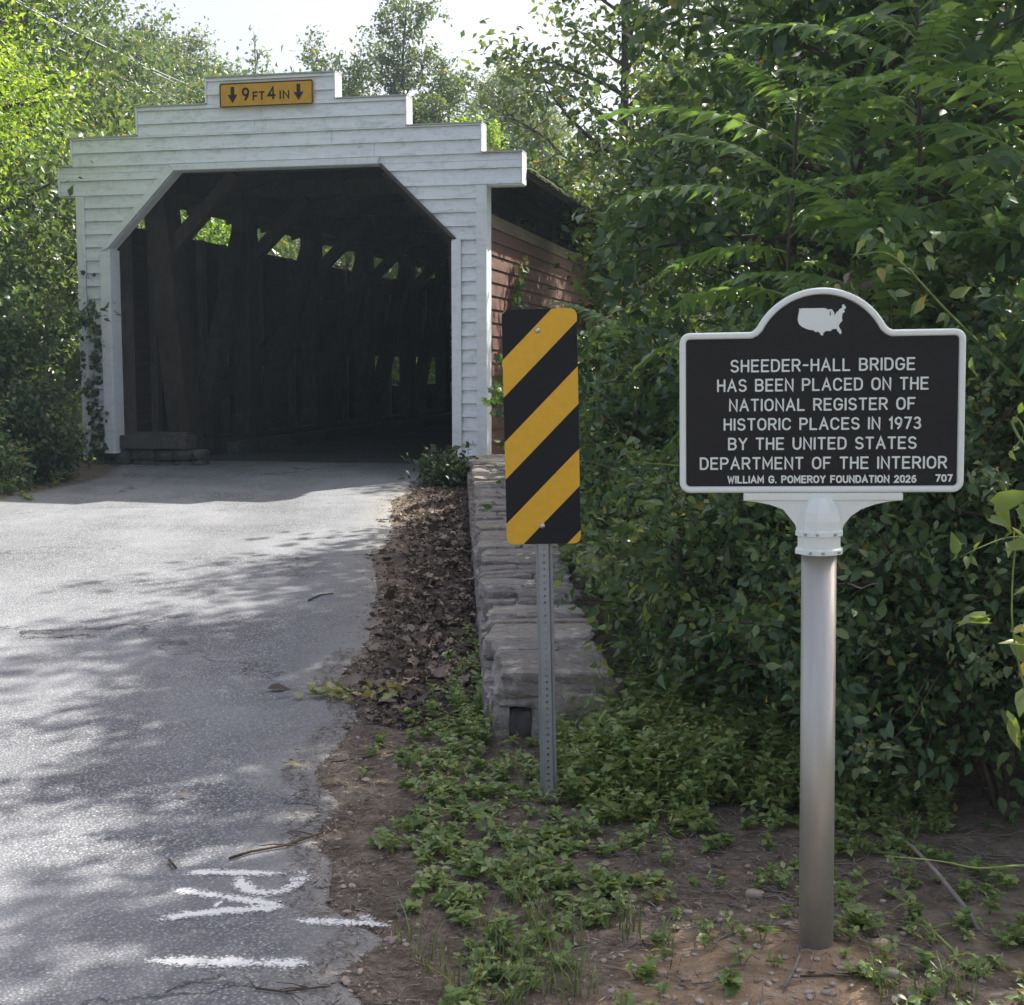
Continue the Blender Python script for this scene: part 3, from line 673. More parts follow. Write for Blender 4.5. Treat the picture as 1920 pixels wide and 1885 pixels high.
def rim(name, poly, prof, mat, parent, smooth=False):
    """ring swept along poly; prof = list of (inset, y)"""
    n = len(poly); V = []; F = []
    for d, y in prof:
        for x, z in (inset(poly, d) if d else poly): V.append((x, y, z))
    for j in range(len(prof) - 1):
        for i in range(n): F.append((j * n + i, j * n + (i + 1) % n, (j + 1) * n + (i + 1) % n, (j + 1) * n + i))
    bm = bmesh.new(); bv = [bm.verts.new(v) for v in V]
    for f in F: bm.faces.new([bv[i] for i in f])
    return bmobj(name, bm, mat, parent, smooth)
def clip(poly, a, b, c):          # keep a*x+b*z <= c
    out = []
    for i in range(len(poly)):
        p, q = poly[i], poly[(i + 1) % len(poly)]; fp = a * p[0] + b * p[1] - c; fq = a * q[0] + b * q[1] - c
        if fp <= 0: out.append(p)
        if (fp < 0) != (fq < 0):
            t = fp / (fp - fq); out.append((p[0] + (q[0] - p[0]) * t, p[1] + (q[1] - p[1]) * t))
    return out
def zprism(name, pts, z0, z1, mat, parent):
    n = len(pts); V = [(a, b, z0) for a, b in pts] + [(a, b, z1) for a, b in pts]
    bm = bmesh.new(); bv = [bm.verts.new(v) for v in V]
    for f in [tuple(range(n - 1, -1, -1)), tuple(range(n, 2 * n))] + [(i, (i + 1) % n, (i + 1) % n + n, i + n) for i in range(n)]: bm.faces.new([bv[i] for i in f])
    return bmobj(name, bm, mat, parent)

# ================================================================ clearance sign on the portal
def build_clearance():
    x, y = xy_of(-2.64, -.078)
    t = thing('clearance_sign', 'yellow bridge clearance sign reading 9 FT 4 IN with two down arrows', 'road sign', (x, y, 4.866), (0, 0, -BTH))
    rr = round_rect(1.175, .285, .028)
    prism('sign_plate', rr, 0, .030, M['sign_yellow_old'], t)
    rim('border', rr, [(.004, -.0005), (.004, -.0022), (.017, -.0022), (.017, -.0005)], M['sign_black'], t)
    for cx in (-.4205, .4075):
        sc = .00067; pts = [(-.023, .096), (-.023, .002), (-.064, .008), (0, -.093), (.064, .008), (.023, .002), (.023, .096)]
        prism('arrow', [(cx + a, b) for a, b in pts], -.0024, -.0004, M['sign_black'], t)
    S = 1.17 / 1675
    def X(p): return (p - 952) * S
    k = M['sign_black']
    lettering('9', X(518), X(655), -.070, .152, .0125, -.0004, -.0026, k, t); lettering('FT', X(712), X(932), -.072, .104, .0095, -.0004, -.0026, k, t, .35)
    lettering('4', X(980), X(1130), -.068, .150, .0125, -.0004, -.0026, k, t); lettering('IN', X(1196), X(1372), -.068, .100, .0095, -.0004, -.0026, k, t, .42)
build_clearance()

# ================================================================ striped object marker
def build_object_marker():
    bx, by = .143, 5.072
    t = thing('object_marker', 'tall yellow and black striped hazard marker on perforated steel post', 'road sign', (bx, by, 0), (0, R_(-1.3), R_(-1)))
    p0, p1 = -.15, 1.84; w = .0135; y = -.028
    V = []; F = []; c = .0254; z = p0 + .5
    octo = [(math.cos(R_(22.5 + 45 * k)), math.sin(R_(22.5 + 45 * k))) for k in range(8)]
    zs = p0
    while zs < p1 - c:
        b = len(V); zc = zs + c / 2
        outer = [(w, c / 4), (w / 2, c / 2), (-w / 2, c / 2), (-w, c / 4), (-w, -c / 4), (-w / 2, -c / 2), (w / 2, -c / 2), (w, -c / 4)]
        outer = [(w, .3 * c), (.4 * w, c / 2), (-.4 * w, c / 2), (-w, .3 * c), (-w, -.3 * c), (-.4 * w, -c / 2), (.4 * w, -c / 2), (w, -.3 * c)]
        for a, q in outer: V.append((a, y, zc + q))
        for a, q in octo: V.append((a * .0058, y, zc + q * .0058))
        for a, q in octo: V.append((a * .0058, y + .003, zc + q * .0058))
        V += [(w, y, zc + c / 2), (-w, y, zc + c / 2), (-w, y, zc - c / 2), (w, y, zc - c / 2)]
        for k in range(8):
            F.append((b + k, b + (k + 1) % 8, b + 8 + (k + 1) % 8, b + 8 + k)); F.append((b + 8 + k, b + 8 + (k + 1) % 8, b + 16 + (k + 1) % 8, b + 16 + k))
        F += [(b, b + 24, b + 1), (b + 2, b + 25, b + 3), (b + 4, b + 26, b + 5), (b + 6, b + 27, b + 7)]
        zs += c
    bm = bmesh.new(); bv = [bm.verts.new(v) for v in V]
    for f in F: bm.faces.new([bv[i] for i in f])
    post = bmobj('post', bm, M['galv'], t)
    for s in (-1, 1):
        zprism('post_flange', [(s * .0136, -.029), (s * .0136, -.0255), (s * .020, .003), (s * .0315, .003), (s * .0315, -.0005), (s * .0228, -.0005), (s * .0165, -.029)], p0, p1, M['galv'], post)
    W, H = .276, .870; zc = 1.026 + H / 2; rr = [(a, b + zc) for a, b in round_rect(W, H, .026)]
    plate = prism('sign_plate', rr, -.0335, -.031, M['sign_black'], t)
    per, band = .304, .139
    for k in range(-1, 4):
        # u = t + s (from the top-left corner); t = (zc+H/2)-z ; s = x+W/2
        lo = .184 + k * per; hi = lo + band; K = zc + H / 2 + W / 2          # t+s = K - z + x  in [lo,hi]
        q = clip(rr, -1, 1, K - lo)            # -x + z <= K - lo
        q = clip(q, 1, -1, hi - K)             # x - z <= hi - K
        if len(q) < 3: continue
        ar = abs(sum(q[i - 1][0] * q[i][1] - q[i][0] * q[i - 1][1] for i in range(len(q)))) / 2
        if ar < 1e-5: continue
        prism('stripe', q, -.0343, -.0334, M['sign_yellow'], plate)
    for z, x in ((zc + H / 2 - .078, -.008), (1.094, -.004)):
        o = lathe('bolt', [(.0105, 0), (.0105, .0025), (.0075, .006), (.003, .0075)], 14, M['bolt'], t); o.location = (x, -.0344, z); o.rotation_euler = (R_(90), 0, 0)
build_object_marker()

# ================================================================ cast historical marker
def build_historic():
    bx, by = .876, 3.769; zb = 1.338
    t = thing('historical_marker', 'black and white cast historical marker with US map on round metal post', 'historical marker', (bx, by, 0), (0, R_(-.85), R_(-7)))
    tube = lathe('post', [(.0485, -.2), (.0485, zb - .165)], 40, M['tube'], t)
    prof = [(.060, -.172), (.0675, -.170), (.0675, -.158), (.0605, -.153), (.0605, -.122), (.067, -.119), (.067, -.107), (.0612, -.103), (.0608, -.078), (.056, -.052), (.046, -.030), (.032, -.013), (.018, -.006)]
    cap = lathe('post_cap', [(r, z + zb) for r, z in prof], 10, M['cast_white'], t, False, R_(9))
    for a in (-100, -55, -130):
        for z, d in ((-.113, 0), (-.164, 14)):
            o = box('set_screw', -.004, .004, -.003, .003, -.003, .003, M['galv'], cap); o.location = (.0662 * math.cos(R_(a + d)), .0662 * math.sin(R_(a + d)), zb + z); o.rotation_euler = (0, 0, R_(a + d + 90))
    cv = [(.2246, -.022), (.19, -.025), (.15, -.033), (.112, -.047), (.085, -.066), (.066, -.090), (.058, -.12)]
    pts = [(-a + .012 if a > .1 else -a, b) for a, b in cv] + cv[::-1]
    prism('bracket', [(a, b + zb) for a, b in pts], -.010, .012, M['cast_white'], t)
    box('bracket_lip', -.209, .2246, -.016, .018, zb - .0225, zb - .0005, M['cast_white'], t, .003)
    W, H, rc = .386, .446, .029; R, cz = .196, .3675
    a0 = math.degrees(math.asin((H - cz) / R))
    o = [(W - rc + rc * math.cos(R_(a)), rc + rc * math.sin(R_(a))) for a in range(-90, 1, 15)]
    o += [(W - rc + rc * math.cos(R_(a)), H - rc + rc * math.sin(R_(a))) for a in range(0, 91, 15)]
    xs = R * math.cos(R_(a0)); o += [(xs + .012, H), (xs + .003, H + .004)]
    o += [(R * math.cos(R_(a)), cz + R * math.sin(R_(a))) for a in np.linspace(a0 + 4, 180 - a0 - 4, 33)]
    o += [(-xs - .003, H + .004), (-xs - .012, H)]
    o += [(-W + rc + rc * math.cos(R_(a)), H - rc + rc * math.sin(R_(a))) for a in range(90, 181, 15)]
    o += [(-W + rc + rc * math.cos(R_(a)), rc + rc * math.sin(R_(a))) for a in range(180, 271, 15)]
    o = [(a, b + zb) for a, b in o]
    board = rim('frame', o, [(.012, .014), (.0, .012), (0, -.010), (.0025, -.0155), (.006, -.0175), (.0125, -.0175), (.0165, -.0155), (.0185, -.007)], M['cast_white'], t)
    prism('back_plate', inset(o, .013), .0035, .0125, M['cast_white'], t)
    prism('panel', inset(o, .0186), -.0085, .0030, M['cast_black'], t)
    sx, sz = .772 / 1709, .445 / 980
    def X(p): return (p - 957) * sx
    def Z(p): return zb + (1358 - p) * sz
    for s, xa, xb, y0, y1, r in (('SHEEDER-HALL BRIDGE', 413, 1516, 620, 542, .0025), ('HAS BEEN PLACED ON THE', 332, 1597, 738, 660, .0025), ('NATIONAL REGISTER OF', 405, 1521, 858, 781, .0025),
                              ('HISTORIC PLACES IN 1973', 372, 1556, 975, 899, .0025), ('BY THE UNITED STATES', 399, 1531, 1095, 1018, .0025), ('DEPARTMENT OF THE INTERIOR', 226, 1712, 1215, 1138, .0025),
                              ('WILLIAM G. POMEROY FOUNDATION 2026', 395, 1533, 1300, 1252, .0021), ('707', 1645, 1746, 1295, 1249, .0021)):
        lettering(s, X(xa), X(xb), Z(y0), (y0 - y1) * sz, r, -.0085, -.0118, M['cast_white'], t, .36, .66)
    mp = [(290, 235), (330, 245), (360, 232), (700, 238), (1040, 238), (1060, 250), (1110, 262), (1130, 280), (1100, 312), (1150, 285), (1250, 275), (1275, 300), (1330, 380), (1338, 420), (1325, 440), (1335, 465), (1400, 380), (1410, 350), (1455, 345), (1470, 300), (1500, 275), (1560, 240), (1570, 215), (1560, 160), (1595, 135), (1625, 148), (1650, 195), (1680, 220), (1665, 260), (1620, 300), (1625, 325), (1650, 350), (1630, 375), (1575, 410), (1570, 450), (1558, 560), (1578, 610), (1560, 640), (1500, 710), (1472, 770), (1475, 810), (1540, 915), (1555, 965), (1540, 1015), (1505, 1030), (1480, 980), (1430, 930), (1410, 870), (1380, 860), (1350, 880), (1310, 865), (1260, 890), (1240, 930), (1090, 925), (1010, 985), (1005, 1062), (940, 1045), (905, 985), (850, 930), (800, 965), (765, 940), (720, 900), (580, 880), (480, 840), (370, 785), (290, 710), (265, 650), (242, 560), (260, 440), (285, 330)]
    # zoomed px (16x, origin 1480,560) -> zoom5 px
    q = [(((a / 16 + 1480) - 1240) * 3.2, ((b / 16 + 560) - 500) * 3.2) for a, b in mp]
    m = prism('map_emblem', [(X(a), Z(b)) for a, b in q], -.0118, -.0085, M['cast_white'], t)
    lk = [(1205, 340), (1240, 340), (1222, 380), (1235, 460), (1205, 465), (1195, 400)]
    q = [(((a / 16 + 1480) - 1240) * 3.2, ((b / 16 + 560) - 500) * 3.2) for a, b in lk]
    prism('map_lake', [(X(a), Z(b)) for a, b in q], -.0121, -.0117, M['cast_black'], m)
build_historic()

# ================================================================ stone parapet walls
def build_wall(label, A, B_, ztop_a, ztop_b, width, seed, first=True, both=True, group=None):
    A = np.array(A, float); B_ = np.array(B_, float); L = np.linalg.norm(B_ - A); d = (B_ - A) / L; ang = math.atan2(d[1], d[0]) - math.pi / 2
    t = thing('stone_wall', label, 'wall', (A[0], A[1], 0), (0, 0, ang), group)
    rng = random.Random(seed)
    def top(s): return ztop_a + (ztop_b - ztop_a) * s / L
    def base(s):
        p = A + d * s; return float(ground_z(p[0] - .05, p[1], False)) - .12
    # local: x right across the wall, y along
    n = 14; V = []; F = []; rn = random.Random(seed + 1)
    for i in range(n + 1):
        s = .07 + (L - .1) * i / n; b, tp = base(s) - .2, top(s) - .035
        V += [(.035, s, b), (width - .035, s, b - .4), (width - .035, s, tp), (.035, s, tp)]
    for i in range(n):
        for k in range(4): F.append((i * 4 + k, i * 4 + (k + 1) % 4, i * 4 + 4 + (k + 1) % 4, i * 4 + 4 + k))
    F += [(3, 2, 1, 0), (n * 4, n * 4 + 1, n * 4 + 2, n * 4 + 3)]
    pyobj('mortar_core', V, F, M['mortar'], t)
    s = -.02; k = 0
    while s < L - .08:
        big = k == 0 and first
        ln = .36 if big else rng.choice((rng.uniform(.08, .15), rng.uniform(.14, .26), rng.uniform(.2, .42))); th = .12 if big else rng.uniform(.08, .12); zt = top(s + ln / 2) + rng.uniform(-.008, .010) + (.012 if big else 0)
        cutsx = [0, 1] if big or rng.random() < .45 else [0, rng.uniform(.3, .7), 1] if rng.random() < .7 else [0, rng.uniform(.25, .4), rng.uniform(.6, .75), 1]
        for fa, fb in zip(cutsx[:-1], cutsx[1:]):
            over = rng.uniform(-.015, .03) if fa == 0 else 0; xa = width * fa - over + .004; xb = width * fb + (rng.uniform(-.02, .03) if fb == 1 else 0) - .004
            o = stone('cap_stone', ((xa + xb) / 2, s + ln / 2 + rng.uniform(-.012, .012), zt - th / 2 - rng.uniform(0, .014)), (xb - xa, ln * rng.uniform(.94, 1.05), th), seed * 100 + k * 3 + int(fa * 3), t, rng.uniform(-.09, .09), 6 if big else 5, 11, .12 if big else .11, False, tilt=rng.uniform(-.06, .06))
            o.rotation_euler[0] += rng.uniform(-.03, .05)
        s += ln * .97; k += 1
    for side in ((0, 1) if both else (0,)):
        s = .06
        while s < (L - .1 if side == 0 else 2.2):
            ln = rng.uniform(.16, .38); b0, tp = base(s), top(s) - .115; h1 = b0 + (tp - b0) * rng.uniform(.4, .6)
            x = .03 if side == 0 else width - .03
            for za, zb in ((b0 - .05, h1), (h1, tp)): stone('wall_stone', (x, s + ln / 2, (za + zb) / 2), (.14, ln * .95, (zb - za) * .95), seed * 300 + k, t, rng.uniform(-.06, .06), 3, 12, .11, False); k += 1
            s += ln
    return t, top, base
WALL, WTOP, WBASE = build_wall('low fieldstone parapet wall behind the striped hazard marker', (-.075, 5.80), (-.47, 15.30), .365, .70, .52, 4)
def wall_front():
    t = WALL
    # end face: broken mortar, a recessed dark block and a big bluish stone
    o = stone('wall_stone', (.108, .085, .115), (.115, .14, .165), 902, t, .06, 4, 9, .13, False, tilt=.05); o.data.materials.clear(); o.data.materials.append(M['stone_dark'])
    stone('wall_stone', (.375, .03, .125), (.25, .18, .29), 903, t, -.14, 5, 12, .12, False, tilt=.04)
    stone('wall_stone', (.50, .10, .20), (.12, .22, .18), 904, t, -.3, 4, 12, .14, False); stone('wall_stone', (.02, .10, .05), (.07, .2, .13), 911, t, .1, 4, 10, .16, False); stone('wall_stone', (.025, .16, .20), (.08, .24, .12), 912, t, -.1, 4, 10, .16, False)
    for c, d, sd in (((.205, .045, .13), (.08, .11, .27), 905), ((.11, .045, .245), (.24, .12, .08), 906), ((.28, .06, .27), (.26, .08, .035), 907), ((.10, .06, .0), (.2, .12, .07), 908), ((.03, .055, .17), (.07, .10, .20), 909)):
        m = stone_mesh('mortar', *d, sd, 5, 7, .26); m.materials.clear(); m.materials.append(M['mortar']); o = link('mortar', m, None, t, False); o.location = c
wall_front()
build_wall('mossy stone wall end half hidden by the low bush', (-5.42, 14.9), (-6.05, 10.5), .76, .62, .5, 8, False, False)
# ================================================================ leaves
_T4 = (np.array([(0, 0, 0), (-.5, .42, .10), (0, 1, -.06), (.5, .42, .10)]), np.array([(0, 2, 1), (0, 3, 2)]))
_T8 = (np.array([(0, 0, 0), (-.38, .22, .07), (-.47, .5, .08), (0, 1, -.16), (.47, .5, .08), (.38, .22, .07), (0, .25, 0), (0, .58, -.03)]),
       np.array([(0, 6, 1), (6, 2, 1), (6, 7, 2), (7, 3, 2), (0, 5, 6), (6, 5, 4), (6, 4, 7), (7, 4, 3)]))
_TL = (np.array([(0, 0, 0), (-.5, .18, .05), (-.36, .55, .03), (0, 1, -.22), (.36, .55, .03), (.5, .18, .05), (0, .2, -.01), (0, .6, -.07)]), _T8[1])
_TH = (np.array([(0, 0, 0), (-.30, -.10, .05), (-.55, .20, .08), (-.42, .55, .05), (0, 1, -.12), (.42, .55, .05), (.55, .20, .08), (.30, -.10, .05), (0, .35, -.02)]), np.array([(8, i + 1, i) for i in range(0, 7)] + [(8, 0, 7)]))
_TF = (np.array([(0, 0, 0), (-.5, .45, 0), (0, 1, .02), (.5, .55, 0)]), np.array([(0, 2, 1), (0, 3, 2)]))
# lobed (grape / creeper) leaf
_TG = (np.array([(0, 0, 0), (-.28, -.12, .02), (-.55, .22, .05), (-.36, .36, .04), (-.50, .66, .02), (-.2, .66, .03), (0, 1, -.1), (.2, .66, .03), (.5, .66, .02), (.36, .36, .04), (.55, .22, .05), (.28, -.12, .02), (0, .4, -.03)]),
       np.array([(12, i, i + 1) for i in range(0, 11)] + [(12, 11, 0)])[:, [0, 2, 1]])
def unit(v): return v / (np.linalg.norm(v, axis=-1, keepdims=True) + 1e-9)
def leaf_mesh(name, P, D, N, L, W, tint, tpl):
    tv, tf = tpl; n = len(P); D = unit(D); X = unit(np.cross(D, N)); N = np.cross(X, D)
    V = P[:, None] + X[:, None] * (tv[None, :, 0:1] * W[:, None, None]) + D[:, None] * (tv[None, :, 1:2] * L[:, None, None]) + N[:, None] * (tv[None, :, 2:3] * L[:, None, None])
    k = len(tv); F = tf[None] + (np.arange(n) * k)[:, None, None]
    return np_mesh(name, V.reshape(-1, 3), F.reshape(-1, 3), {'tint': np.repeat(np.clip(tint, 0, 1), k)})
def canopy(rng, anchors, n, sig, L, asp=.55, flat=.6, droop=.3, tint=(.45, .2), sz=.3):
    """anchors: (m,6) position + outward direction"""
    a = anchors[rng.integers(0, len(anchors), n)]
    P = a[:, :3] + rng.normal(size=(n, 3)) * sig * np.array([1, 1, .75])
    D = unit(a[:, 3:] * .7 + rng.normal(size=(n, 3)) * .75 + np.array([0, 0, -droop]))
    N = unit(rng.normal(size=(n, 3)) * (1 - flat) + np.array([0, 0, 1.]) * flat)
    Ln = L * np.clip(rng.normal(1, sz, n), .45, 1.8)
    cl = rng.normal(0, 1, len(anchors))   # clump-wise hue
    tn = tint[0] + tint[1] * rng.normal(size=n)
    return P, D, N, Ln, Ln * asp, tn
def curve_pts(p, d, ln, rng, n=4, bend=.25, up=0.):
    p = np.array(p, float); d = np.array(d, float); out = [p.copy()]
    for i in range(n):
        d = d + rng.normal(size=3) * bend + np.array([0, 0, up]); d /= np.linalg.norm(d); p = p + d * ln / n; out.append(p.copy())
    return out
def tree_parts(rng, H, z0, rad, limbs, trunk_r, lean=(0, 0), prof='oval', subs=5, up=.35, rmin=0.):
    tb = Tubes(); anc = []
    n = 9; tp = []
    off = np.zeros(2)
    for i in range(n + 1):
        off = off + rng.normal(size=2) * .012 * H * (i > 0); f = i / n
        tp.append(np.array([off[0] + lean[0] * f, off[1] + lean[1] * f, -.15 + (H * .96 + .15) * f]))
    tb.add(tp, [trunk_r * (1 - .88 * i / n) * (1.25 if i == 0 else 1) for i in range(n + 1)], 8)
    for k in range(limbs):
        f = z0 / H + (.97 - z0 / H) * ((k + rng.random()) / limbs); zz = f * n; i = min(int(zz), n - 1); p = tp[i] + (tp[i + 1] - tp[i]) * (zz - i)
        g = (f - z0 / H) / (1 - z0 / H)
        pr = {'oval': math.sqrt(max(.05, 1 - (2 * g - .85) ** 2 * .8)), 'cone': 1.05 - .8 * g, 'top': .45 + .75 * math.sin(math.pi * min(1, g * .9)), 'col': .8 + .2 * math.sin(g * 9)}[prof]
        ln = rad * pr * rng.uniform(.75, 1.15); az = k * 2.399 + rng.normal() * .4; el = up + .5 * g + rng.normal() * .15
        d = np.array([math.cos(az) * math.cos(el), math.sin(az) * math.cos(el), math.sin(el)])
        lp = curve_pts(p, d, ln, rng, 5, .12, -.04); r0 = trunk_r * (1 - .85 * f) * .6
        tb.add(lp, [max(r0 * (1 - .8 * j / 5), .004) for j in range(6)], 5)
        for q in range(subs):
            j = 1 + (q * 4.0 / subs); b = min(int(j), 4); sp = lp[b] + (lp[b + 1] - lp[b]) * (j - b)
            sd = unit(d * .6 + rng.normal(size=3) * .8); sl = ln * rng.uniform(.25, .5)
            sub = curve_pts(sp, sd, sl, rng, 3, .2, -.03); tb.add(sub, [max(r0 * .3, .006, rmin), max(r0 * .2, .004, rmin), max(.004, rmin * .8), max(.003, rmin * .6)], 4)
            for s_ in sub[1:]: anc.append(np.concatenate([s_, sd]))
        anc.append(np.concatenate([lp[-1], d])); anc.append(np.concatenate([lp[-2], d]))
    anc.append(np.concatenate([tp[-1], [0, 0, 1]])); anc.append(np.concatenate([tp[-2], [0, 0, 1]]))
    return tb, np.array(anc)
def make_tree(name, label, cat, loc, H, z0, rad, limbs, leaves, L, mat, seed, trunk_r=.1, sig=None, lean=(0, 0), prof='oval', bark='bark', group=None, tpl=_T4, flat=.55, asp=.55, subs=5, tint=(.45, .2), up=.35, rz=0, rmin=0.):
    rng = np.random.default_rng(seed); t = thing(name, label, cat, loc, (0, 0, rz), group)
    tb, an = tree_parts(rng, H, z0, rad, limbs, trunk_r, lean, prof, subs, up, rmin)
    tb.obj('trunk', M[bark], t)
    if leaves: link('crown', leaf_mesh('crown', *canopy(rng, an, leaves, sig or rad * .13, L, asp, flat, .3, tint), tpl), M[mat], t)
    return t
def make_shrub(name, label, loc, h, r, stems, leaves, L, mat, seed, tpl=_T8, asp=.55, sig=.10, cat='shrub', group=None, flat=.5, tint=(.45, .22), squash=(1, 1), lean=(0, 0)):
    rng = np.random.default_rng(seed); t = thing(name, label, cat, loc, (0, 0, 0), group); tb = Tubes(); anc = []
    for k in range(stems):
        az = k * 2.399 + rng.normal() * .4; rr = r * math.sqrt((k + .6) / stems); hh = h * (1 - .55 * (rr / r) ** 2) * rng.uniform(.7, 1.08)
        e = np.array([math.cos(az) * rr * squash[0] + lean[0] * hh / h, math.sin(az) * rr * squash[1] + lean[1] * hh / h, hh]); b = np.array([math.cos(az) * rr * .25, math.sin(az) * rr * .25, -.1])
        c = b * .4 + e * .6 + np.array([0, 0, .25 * hh]); pts = [(1 - s) ** 2 * b + 2 * s * (1 - s) * c + s * s * e for s in np.linspace(0, 1, 7)]
        tb.add(pts, [.012 - .0015 * j for j in range(7)], 5)
        if k % 3 == 0:          # a long arching shoot standing out of the mass
            sh_ = curve_pts(pts[5], unit(np.array([math.cos(az), math.sin(az), .9])), r * rng.uniform(.6, 1.1), rng, 5, .18, -.10); tb.add(sh_, [.006, .005, .004, .003, .003, .002], 4)
            for s_ in sh_[1:]: anc += [np.concatenate([s_, unit(s_ - pts[5])])] * 3
        for j in range(2, 7):
            d = unit(pts[j] - pts[j - 1]); o = unit(np.array([math.cos(az), math.sin(az), .3])); anc.append(np.concatenate([pts[j], unit(d * .3 + o)]))
            for q in range(3):
                sd = unit(o * .7 + rng.normal(size=3) * .7); sub = curve_pts(pts[j], sd, r * rng.choice((.15, .25, .4, .75)) * rng.uniform(.8, 1.25), rng, 3, .25, .05); tb.add(sub, [.005, .004, .003, .002], 4)
                for s_ in sub[1:]: anc.append(np.concatenate([s_, sd]))
    tb.obj('stem', M['twig'], t); an = np.array(anc)
    an[:, 2] = np.maximum(an[:, 2], .06)
    P, D, N, Ln, W, tn = canopy(rng, an, leaves, sig, L, asp, flat, .25, tint); P[:, 2] = np.maximum(P[:, 2], .02 + .1 * rng.random(len(P)))
    link('foliage', leaf_mesh('foliage', P, D, N, Ln, W, tn, tpl), M[mat], t)
    # a lighter small-leaved climber threaded over the outside, and a few bare shoots
    n2 = leaves // 4; out = an[np.argsort(-(np.hypot(an[:, 0], an[:, 1]) / r + an[:, 2] / h))[:len(an) // 2]]; pick = out[rng.integers(0, len(out), max(4, n2 // 45))]
    P2, D2, N2, L2, W2, t2 = canopy(rng, pick, n2, sig * .8, L * .66, .62, .5, .15, (.45, .25)); P2[:, 2] = np.maximum(P2[:, 2], .05)
    link('climber_foliage', leaf_mesh('climber_foliage', P2, D2, N2, L2, W2, t2, _T8), M['lf_light'], t)
    for q in out[rng.integers(0, len(out), 7)]:
        tw = Tubes(); tw.add(curve_pts(q[:3], unit(q[3:] + np.array([0, 0, .4])), r * rng.uniform(.3, .7), rng, 5, .22), [.0035, .003, .003, .0025, .002, .0015], 4)
        tw.obj('bare_shoot', M['bark_grey'], t)
    return t
def gz(x, y): return float(ground_z(x, y, False))

# ================================================================ pinnate fronds (tree of heaven)
def frond_mesh(seed, ln=.75, pairs=11, ll=.135):
    rng = np.random.default_rng(seed); n = 16; pts = []; p = np.zeros(3); a = .28
    for i in range(n + 1):
        pts.append(p.copy()); a -= .052 + .01 * rng.normal(); p = p + np.array([.006 * rng.normal(), math.cos(a), math.sin(a)]) * ln / n
    pts = np.array(pts); P = []; D = []; N = []; Ls = []
    for k in range(pairs):
        f = .16 + .82 * k / pairs; i = f * n; j = int(i); q = pts[j] + (pts[min(j + 1, n)] - pts[j]) * (i - j); ax = unit(pts[min(j + 1, n)] - pts[j])
        for s in (-1, 1):
            P.append(q); D.append(np.array([s * (.95 - .35 * f), .28 + .5 * f, -.32 + .1 * rng.normal()]) + ax * .15); N.append(np.array([-s * .10, 0, 1.]) + rng.normal(size=3) * .14); Ls.append(ll * (1 - .45 * abs(f - .45) ** 1.3) * rng.uniform(.85, 1.1))
    P.append(pts[-1]); D.append(pts[-1] - pts[-2]); N.append(np.array([0, 0, 1.])); Ls.append(ll * .7)
    P, D, N, Ls = map(np.array, (P, D, N, Ls)); me = leaf_mesh('frond', P, D, N, Ls, Ls * .40, rng.normal(.5, .16, len(P)), _TL)
    tb = Tubes(); tb.add(pts[::2], [.005 - .00045 * k for k in range(len(pts[::2]))], 4)
    bm = bmesh.new(); bm.from_mesh(me); bv = [bm.verts.new(v) for v in tb.V]
    for f in tb.F:
        try: bm.faces.new([bv[i] for i in (f if f[2] != f[3] else f[:3])]).material_index = 1
        except ValueError: pass
    bm.to_mesh(me); bm.free(); me.materials.append(M['lf_ail']); me.materials.append(M['stem']); return me
FROND = [frond_mesh(70 + i, .74 + .07 * i, 10 + i % 3, .150 + .008 * i) for i in range(5)]
def make_ailanthus(label, base, top, n, seed, spread=(.2, 1.0), scale=1., tiers=None):
    rng = np.random.default_rng(seed); base = np.array(base, float); top = np.array(top, float)
    t = thing('ailanthus_sapling', label, 'tree', tuple(base)); H = top - base
    mid = H * .5 + np.array([rng.normal() * .25, rng.normal() * .2, 0]); pts = [(1 - s) ** 2 * np.zeros(3) + 2 * s * (1 - s) * mid + s * s * H for s in np.linspace(0, 1, 9)]
    pts[0] = pts[0] - np.array([0, 0, .2]); tb = Tubes(); tb.add(pts, [.020 - .0016 * k for k in range(9)], 7); tb.obj('trunk', M['bark'], t)
    for k in range(n):
        f = spread[0] + (spread[1] - spread[0]) * ((k + .5) / n) ** .7; i = min(f * 8, 7.99); j = int(i); p = pts[j] + (pts[j + 1] - pts[j]) * (i - j)
        o = bpy.data.objects.new('frond', FROND[k % 5]); COL.objects.link(o); o.parent = t; o.location = p
        az = k * 2.399 + rng.normal() * .25; el = -.15 + .75 * max(0, (f - .55)) / .45 + rng.normal() * .15
        o.rotation_euler = (Matrix.Rotation(az, 3, 'Z') @ Matrix.Rotation(el, 3, 'X') @ Matrix.Rotation(rng.normal() * .2, 3, 'Y')).to_euler()
        s = scale * rng.uniform(.85, 1.15) * (1 - .35 * max(0, f - .9) / .1); o.scale = (s, s, s)
    return t

